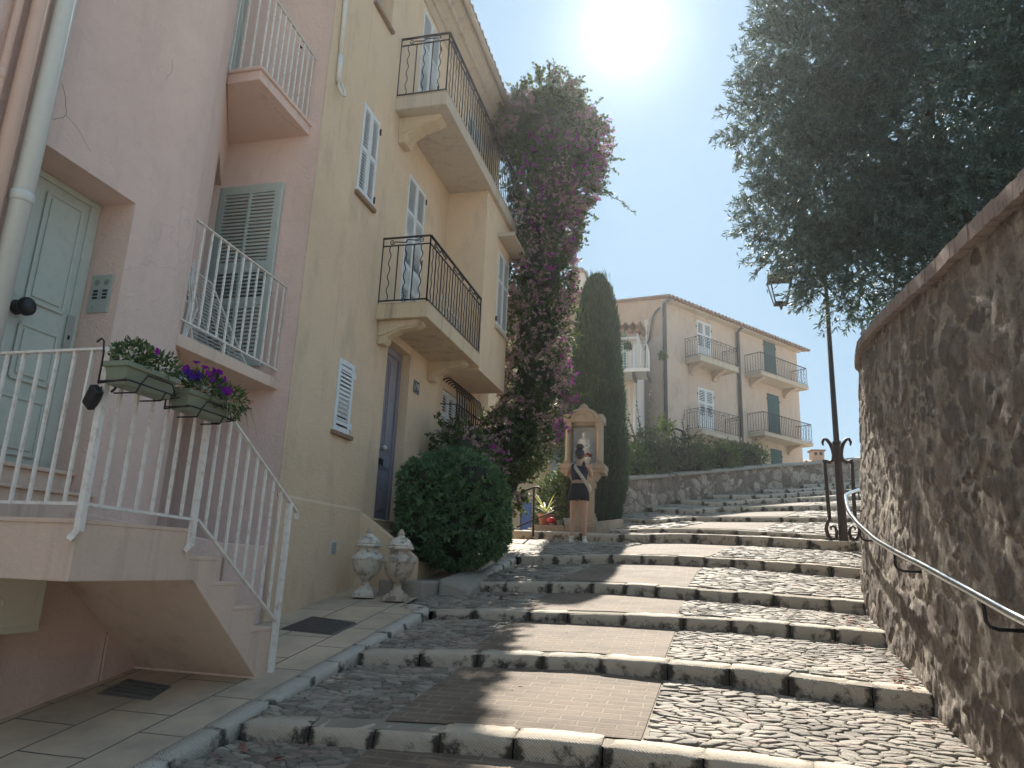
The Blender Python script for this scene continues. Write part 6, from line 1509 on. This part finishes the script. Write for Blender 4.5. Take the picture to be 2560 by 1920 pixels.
def sprays(name, lobes, ntw, nl, L, Wd, mat, parent, rng, tw=.42, droop=.35, shell=.5, out=1.0, keep=None):
    P, D = lobes_sample(lobes, ntw, rng, shell)
    if keep is not None: k_ = keep(P); P, D = P[k_], D[k_]
    n = len(P); D = D/np.linalg.norm(D,axis=1,keepdims=True)
    T = D*out+rng.normal(size=(n,3))*.55; T[:,2] -= droop*rng.uniform(.2,1.6,n); T /= np.linalg.norm(T,axis=1,keepdims=True)
    t = rng.uniform(0,1,(n,nl)); tl_ = tw*rng.uniform(.6,1.2,(n,1))
    B = P[:,None]+T[:,None]*(t*tl_)[...,None]; B[...,2] -= (t**2)*droop*.25*tl_
    DD = T[:,None]*.75+rng.normal(size=(n,nl,3))*.6
    k = n*nl
    return leaves(name, B.reshape(-1,3), DD.reshape(-1,3), L*rng.uniform(.7,1.25,k), Wd*rng.uniform(.8,1.2,k), mat, parent, rng)
sprays('crown', OL, 12500, 26, .088, .018, 'olive', ol, np.random.default_rng(5), .34, .12, .50)
sprays('hanging_twigs', [l for l in OL if l[0][0] < 2.6], 240, 30, .085, .018, 'olive', ol, np.random.default_rng(15), .34, .1, .92)
Pi, Di = lobes_sample(OL, 10500, np.random.default_rng(6), .12); leaves('inner_leaves', Pi, rotdirs(len(Pi), RNG), .17, .055, 'olive', ol)

# bougainvillea
bg_ = thing('bougainvillea', (-3.0,12.5,2.0), 'towering bougainvillea with faded bracts and magenta blooms climbing beside the yellow house', 'climbing plant')
BL = [((-3.2,12.2,3.1),(.34,.5,.75)),((-3.0,12.45,3.9),(.50,.6,.75)),((-2.80,12.5,4.8),(.66,.65,.85)),((-2.80,12.5,5.9),(.66,.65,.9)),((-2.78,12.5,7.0),(.68,.7,.95)),((-2.73,12.5,8.1),(.74,.75,.95)),((-2.54,12.5,9.1),(.96,.9,.9)),((-2.68,12.5,10.0),(.98,.95,.85)),((-2.72,12.5,10.7),(.72,.7,.6)),((-3.25,12.5,10.25),(.6,.6,.6)),((-2.0,12.5,9.7),(.55,.6,.6))]
BB = [((-3.42,11.5,3.1),(.36,.75,.55)),((-3.45,10.75,2.95),(.36,.7,.55)),((-3.4,10.2,3.2),(.34,.5,.42)),((-3.2,12.1,3.6),(.5,.6,.7))]
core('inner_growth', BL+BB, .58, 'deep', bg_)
limb_mesh([(curve_pts((-3.35,12.3,1.8),(-3.1,12.4,4.5),8,.05),[.10,.09,.08,.08,.07,.06,.05,.04]),(curve_pts((-3.25,12.2,1.8),(-3.3,11.2,3.0),6,.05),[.06,.05,.05,.04,.03,.02]),(curve_pts((-3.3,12.35,1.8),(-2.9,12.5,4.0),6,.06),.04)],'bark',bg_,'stem')
rb = np.random.default_rng(8)
sprays('foliage', BL+BB, 5200, 15, .060, .044, 'boug_leaf', bg_, rb, .22, .12, .62, 1.0)
def nz3(P, f=1.3): return vnoise(P[:,0]*f+P[:,1]*f*.7, P[:,2]*f, 3)
sprays('dry_bracts', BL+BB, 7000, 11, .042, .036, 'bract_dry', bg_, rb, .12, .1, .86, .8, lambda P: (nz3(P) > .22) & ((P[:,2] < 8.8) | (nz3(P,2.5) > .5)))
sprays('blossom', BL[4:], 1050, 12, .042, .036, 'bract', bg_, rb, .16, .0, .90, .8, lambda P: (nz3(P,1.1) > .45) & ((P[:,0] > -3.0)|(P[:,2] > 10.2)))
sprays('blossom', [((-2.2,12.4,4.9),(.12,.2,.75)),((-2.02,12.3,4.55),(.14,.1,.10)),((-3.02,10.85,3.40),(.10,.16,.15)),((-2.98,11.2,3.15),(.08,.15,.10)),((-2.0,12.0,4.75),(.09,.08,.08)),((-1.95,12.0,4.5),(.14,.06,.05)),((-2.25,12.4,4.0),(.1,.2,.4))], 62, 12, .042, .036, 'bract', bg_, rb, .10, 0, .3, .8)
# long shoots reaching into the light
SP = []; SD = []; q = MB()
ends = [((-2.0,12.5,8.9),(-.95,12.3,8.0)),((-2.0,12.5,9.1),(-1.2,12.6,9.35)),((-2.1,12.5,9.6),(-1.35,12.4,9.9)),((-2.1,12.4,8.6),(-1.35,12.3,8.45)),((-2.6,12.5,11),(-2.62,12.5,11.75)),((-2.8,12.5,11),(-2.5,12.4,11.5)),((-3.2,12.5,10.6),(-3.35,12.4,11.2)),((-3.0,12.5,10.8),(-3.1,12.3,11.35)),((-2.4,12.5,10.8),(-1.95,12.4,11.2)),((-2.2,12.5,10.2),(-1.6,12.4,10.6)),((-3.4,12.4,10.4),(-3.75,12.2,10.9)),((-3.3,12.0,9.9),(-3.75,11.6,10.6)),((-2.0,12.4,9.3),(-1.25,12.2,8.8)),((-2.15,12.4,8.2),(-1.65,12.2,7.9)),((-2.25,12.3,4.6),(-1.72,12.1,4.5)),((-3.5,10.2,3.4),(-3.62,9.55,3.62)),((-3.4,10.1,3.3),(-3.5,9.5,3.35)),((-2.3,12.4,7.6),(-1.95,12.2,7.3)),((-2.2,12.3,9.9),(-1.5,12.1,9.5))]
for a,b in ends:
    pts = curve_pts(a,b,8,.05,-.05); MB().tube(pts,[.012,.011,.010,.009,.008,.007,.005,.003],5,False).build('shoot','bark',bg_,True)
    for k in range(70):
        t = random.random()*6.999; i = int(t); p = pts[i].lerp(pts[i+1],t-i); SP.append(tuple(p)); d = (pts[i+1]-pts[i]).normalized()*.6+Vector((random.gauss(0,.7),random.gauss(0,.7),random.gauss(.1,.6))); SD.append(tuple(d))
n_ = len(SP); leaves('shoot_leaves',np.array(SP),np.array(SD),RNG.uniform(.045,.085,n_),.036,'garden',bg_)

# clipped round shrub
sb = thing('shrub', (-3.0,9.25,1.45), 'round clipped dark green pittosporum shrub beside the yellow house steps', 'shrub')
SL = [((-3.10,9.08,2.27),(.70,.74,.71)),((-2.75,8.75,2.62),(.32,.34,.30)),((-3.35,8.7,2.55),(.34,.36,.33)),((-2.65,8.85,1.95),(.34,.36,.34)),((-3.05,9.0,2.78),(.40,.42,.25)),((-3.3,8.62,2.0),(.32,.32,.36)),((-2.95,9.0,2.02),(.66,.7,.52)),((-3.2,9.1,2.5),(.55,.6,.52)),((-2.82,9.0,2.35),(.5,.55,.55))]
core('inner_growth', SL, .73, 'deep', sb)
limb_mesh([(curve_pts((-2.98,9.3,1.3),(-3.05,9.15,2.2),5,.03),.05)],'bark',sb,'stem')
P, D = lobes_sample(SL, 3500, RNG, .90); D /= np.linalg.norm(D,axis=1,keepdims=True); ax = D+RNG.normal(size=P.shape)*.35; ax /= np.linalg.norm(ax,axis=1,keepdims=True)
k = 11; DD = ax[:,None]*.75+rotdirs(len(P)*k,RNG).reshape(len(P),k,3)*.85
leaves('foliage', np.repeat(P,k,0), DD.reshape(-1,3), RNG.uniform(.055,.095,len(P)*k), .026, 'shrub', sb)

sprays('stray_shoots', SL[:1], 70, 14, .075, .024, 'shrub', sb, np.random.default_rng(44), .17, -.2, .98)
# cypress
cy = thing('cypress', (-2.2,16.5,2.5), 'tall clipped column cypress behind the stone shrine', 'tree')
cp_ = [(2.5,.52),(3.2,.68),(4.2,.70),(5.5,.64),(6.8,.54),(7.5,.46),(8.0,.36),(8.3,.25),(8.48,.10),(8.52,.02)]
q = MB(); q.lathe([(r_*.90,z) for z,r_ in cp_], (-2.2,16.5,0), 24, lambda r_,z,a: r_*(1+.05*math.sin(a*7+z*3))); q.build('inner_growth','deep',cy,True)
q = MB(); q.tube([(-2.2,16.5,2.0),(-2.2,16.5,3.0)],.12,10); q.build('trunk','bark',cy,True)
n_ = 34000; zz = RNG.uniform(2.5,8.5,n_); aa = RNG.uniform(0,2*PI,n_); bump_ = 1+.20*(vnoise(aa*2.5,zz*1.1,4)-.5)+.16*(vnoise(aa*7,zz*2.2,6)-.5)
rr_ = np.interp(zz,[p[0] for p in cp_],[p[1] for p in cp_])*RNG.uniform(.86,1.0,n_)*bump_
P = np.stack([-2.2+rr_*np.cos(aa),16.5+rr_*np.sin(aa),zz],1); D = np.stack([np.cos(aa)*.28,np.sin(aa)*.28,np.ones(n_)],1)+RNG.normal(size=(n_,3))*.16
leaves('foliage', P, D, RNG.uniform(.09,.20,n_), .022, 'cypress', cy)
zt_ = RNG.uniform(3.2,8.2,900); at2 = np.repeat(RNG.uniform(0,2*PI,90),10)+RNG.normal(size=900)*.05; zt_ = np.repeat(RNG.uniform(3,8.2,90),10)+RNG.normal(size=900)*.07; rt = np.interp(zt_,[p[0] for p in cp_],[p[1] for p in cp_])*.95
leaves('stray_tufts', np.stack([-2.2+rt*np.cos(at2),16.5+rt*np.sin(at2),zt_],1), np.stack([np.cos(at2)*.45,np.sin(at2)*.45,np.ones(900)],1)+RNG.normal(size=(900,3))*.15, .24, .02, 'cypress', cy)
P = np.array([[-2.2,16.5,8.45]])+RNG.normal(size=(160,3))*(.12,.12,.04); leaves('crown_tip', P, np.array([[0,0,1.]])+RNG.normal(size=(160,3))*.2, .22, .018, 'cypress', cy)

# climber added to darken the ochre house behind the shrine
iv = thing('filler_ivy', (-5.1,29.4,2.0), 'climber added to darken the ochre house wall around the grey blue shutter', 'climbing plant')
IV = [((-6.3,29.4,7.6),(.5,.5,1.8)),((-4.65,29.3,5.8),(.62,.6,2.0)),((-5.4,29.3,3.9),(.85,.6,1.1)),((-5.0,29.4,8.3),(1.1,.5,1.6)),((-4.4,29.2,3.6),(.75,.6,1.2))]
core('inner_growth', IV, .7, 'deep', iv); sprays('foliage', IV, 1900, 12, .11, .09, 'boug_leaf', iv, np.random.default_rng(31), .35, .4, .7)
hg = thing('hedge', (-3.5,16.6,1.9), 'dark bushy hedge in the shade left of the shrine, behind the spiky plant', 'hedge')
HG = [((-3.05,16.6,2.9),(.45,.45,.85)),((-2.75,16.2,3.3),(.30,.35,.6))]
core('inner_growth', HG, .7, 'deep', hg); sprays('foliage', HG, 420, 12, .07, .04, 'boug_leaf', hg, np.random.default_rng(33), .22, .2, .7)
# garden behind the low wall
def shrub(c, rad, mat, n, lab, lsz=(.05,.09), w_=.028, shoots=(), name='garden_shrub'):
    t = thing(name, (c[0],c[1],c[2]-rad[2]), lab, 'shrub'); lo = [(c,rad)]+[((c[0]+random.uniform(-.6,.6)*rad[0],c[1]+random.uniform(-.5,.5)*rad[1],c[2]+random.uniform(-.4,.6)*rad[2]),tuple(x*random.uniform(.4,.6) for x in rad)) for _ in range(5)]
    core('inner_growth', lo[:3], .6, 'deep', t)
    sprays('foliage', lo, n, 12, (lsz[0]+lsz[1])/2*1.25, w_*1.25, mat, t, RNG, .30, .0, .62)
    if shoots:
        q = MB(); SP = []; SD = []
        for a,b in shoots:
            pts = curve_pts(a,b,7,.05); MB().tube(pts,[.012,.011,.01,.009,.007,.005,.003],5,False).build('shoot','bark',t,True)
            for k in range(60): 
                tt = random.random()*5.999; i = int(tt); SP.append(tuple(pts[i].lerp(pts[i+1],tt-i))); SD.append(tuple((pts[i+1]-pts[i]).normalized()*.6+Vector((random.gauss(0,.7),random.gauss(0,.7),random.gauss(0,.6)))))
        leaves('shoot_leaves',np.array(SP),np.array(SD),.07,.035,mat,t)
    return t
shrub((-1.70,19.6,4.25),(.42,.6,.62),'garden',420,'bright green leafy shrub next to the cypress, above the low wall')
shrub((-1.25,20.6,4.75),(.65,.7,.75),'garden_b',520,'dark shrub with tall bare shoots in front of the beige house drainpipe',(.05,.09),.028,[((-1.3,20.7,5.2),(-1.17,20.6,6.7)),((-1.6,20.6,5.1),(-1.85,20.4,6.2)),((-1.1,20.6,5.2),(-.9,20.5,6.0)),((-1.4,20.6,5.2),(-1.55,20.4,6.3))])
shrub((-.35,22.2,4.85),(.7,.7,.7),'garden_b',520,'grey green shrub under the gooseneck lamp, below the left balcony',(.05,.09),.028,[((-.3,22.2,5.3),(-.25,22,6.35)),((-.5,22.2,5.3),(-.65,22,6.0))])
shrub((.55,23.7,5.05),(.75,.7,.62),'garden',520,'mid green shrub under the left balcony of the beige house')
shrub((1.45,25.2,5.3),(.8,.7,.55),'garden_b',460,'dark green shrub at the right end of the garden row, below the drainpipe')
shrub((2.05,26.2,5.55),(.38,.5,.38),'garden_c',200,'lime green leafy sprig topping the right end of the garden row')
shrub((-.85,21.5,5.75),(.12,.14,.30),'garden_c',45,'small lime yellow sprig standing up beside the gooseneck lamp')
gl = thing('garden_lamp', (-.75,22,4.4), 'dark gooseneck lamp rising out of the garden shrubs', 'lamp')
q = MB(); q.tube([(-.82,22,4.4),(-.80,22,5.55),(-.70,22,5.75),(-.5,22,5.82),(-.33,22,5.74),(-.28,22,5.6)],.032,8); q.build('post','iron',gl,True)
q = MB(); q.lathe([(.03,.1),(.06,.06),(.15,0),(.14,-.02)], (-.28,22,5.5), 14); q.build('lamp_shade','iron',gl,True)
# tiny plants and litter
wd = thing('weed', (1.33,4.95,.72), 'small dry weed growing at the foot of the curved stone wall', 'weed')
blades('foliage',(1.33,4.95,.70),18,.12,.004,'pale_blade',wd)
def litter(name, n, boxes, size, mat):
    V = []; F = []
    for k in range(n):
        x0_,x1_,y0_,y1_ = random.choice(boxes); x = random.uniform(x0_,x1_); y = random.uniform(y0_,y1_)
        z = street_z(x,y)+.022; a = random.uniform(0,6.3); s_ = size*random.uniform(.6,1.3); i0 = len(V); t = random.uniform(-.3,.3)
        for (px,py,pz) in ((-.5,0,0),(0,-.33,.1),(.5,0,0),(0,.33,.12)): V.append((x+s_*(px*math.cos(a)-py*math.sin(a)),y+s_*(px*math.sin(a)+py*math.cos(a)),z+s_*(pz+t*px)))
        F.append((i0,i0+1,i0+2,i0+3))
    me = bpy.data.meshes.new(name); me.from_pydata(V,[],F); me.update(); return tag(mesh_obj(name,me,mat),kind='stuff')
def street_z(x, y):
    for i in range(len(STEPS)-1):
        if s_y(i,x) <= y < s_y(i+1,x): return tread_z(i,x,y)
    return zb(y)
tag(litter('fallen_leaves',70,[(-2.5,-2.1,3.55,3.95),(-2.5,-1.9,7.9,8.4),(1.25,1.38,5.0,6.0),(1.3,1.45,7.0,8.0)],.06,'dead_leaf'),'scatter of dry brown leaves in the kerb corners','leaves')
tag(litter('fallen_petals',60,[(-2.5,1.3,5,13),(1.0,1.5,5.5,10)],.035,'pink_petal'),'scatter of pale pink petals on the cobbled steps','petals')

# added veil standing in for lens flare: one closed box of even, very thin air round everything, lit by the sun
hm = bpy.data.materials.new('flare_veil_air'); hm.use_nodes = True; hn = hm.node_tree
for n in list(hn.nodes): hn.nodes.remove(n)
ho = N(hn, 'ShaderNodeOutputMaterial'); hv = N(hn, 'ShaderNodeVolumePrincipled')
hv.inputs['Color'].default_value = (.93,.95,1,1); hv.inputs['Density'].default_value = .00075; hv.inputs['Anisotropy'].default_value = .68
hn.links.new(hv.outputs[0], ho.inputs['Volume'])
hb = MB(); hb.box(-255,255,-255,255,-45,15.8); tag(hb.build('flare_veil', hm), kind='stuff')
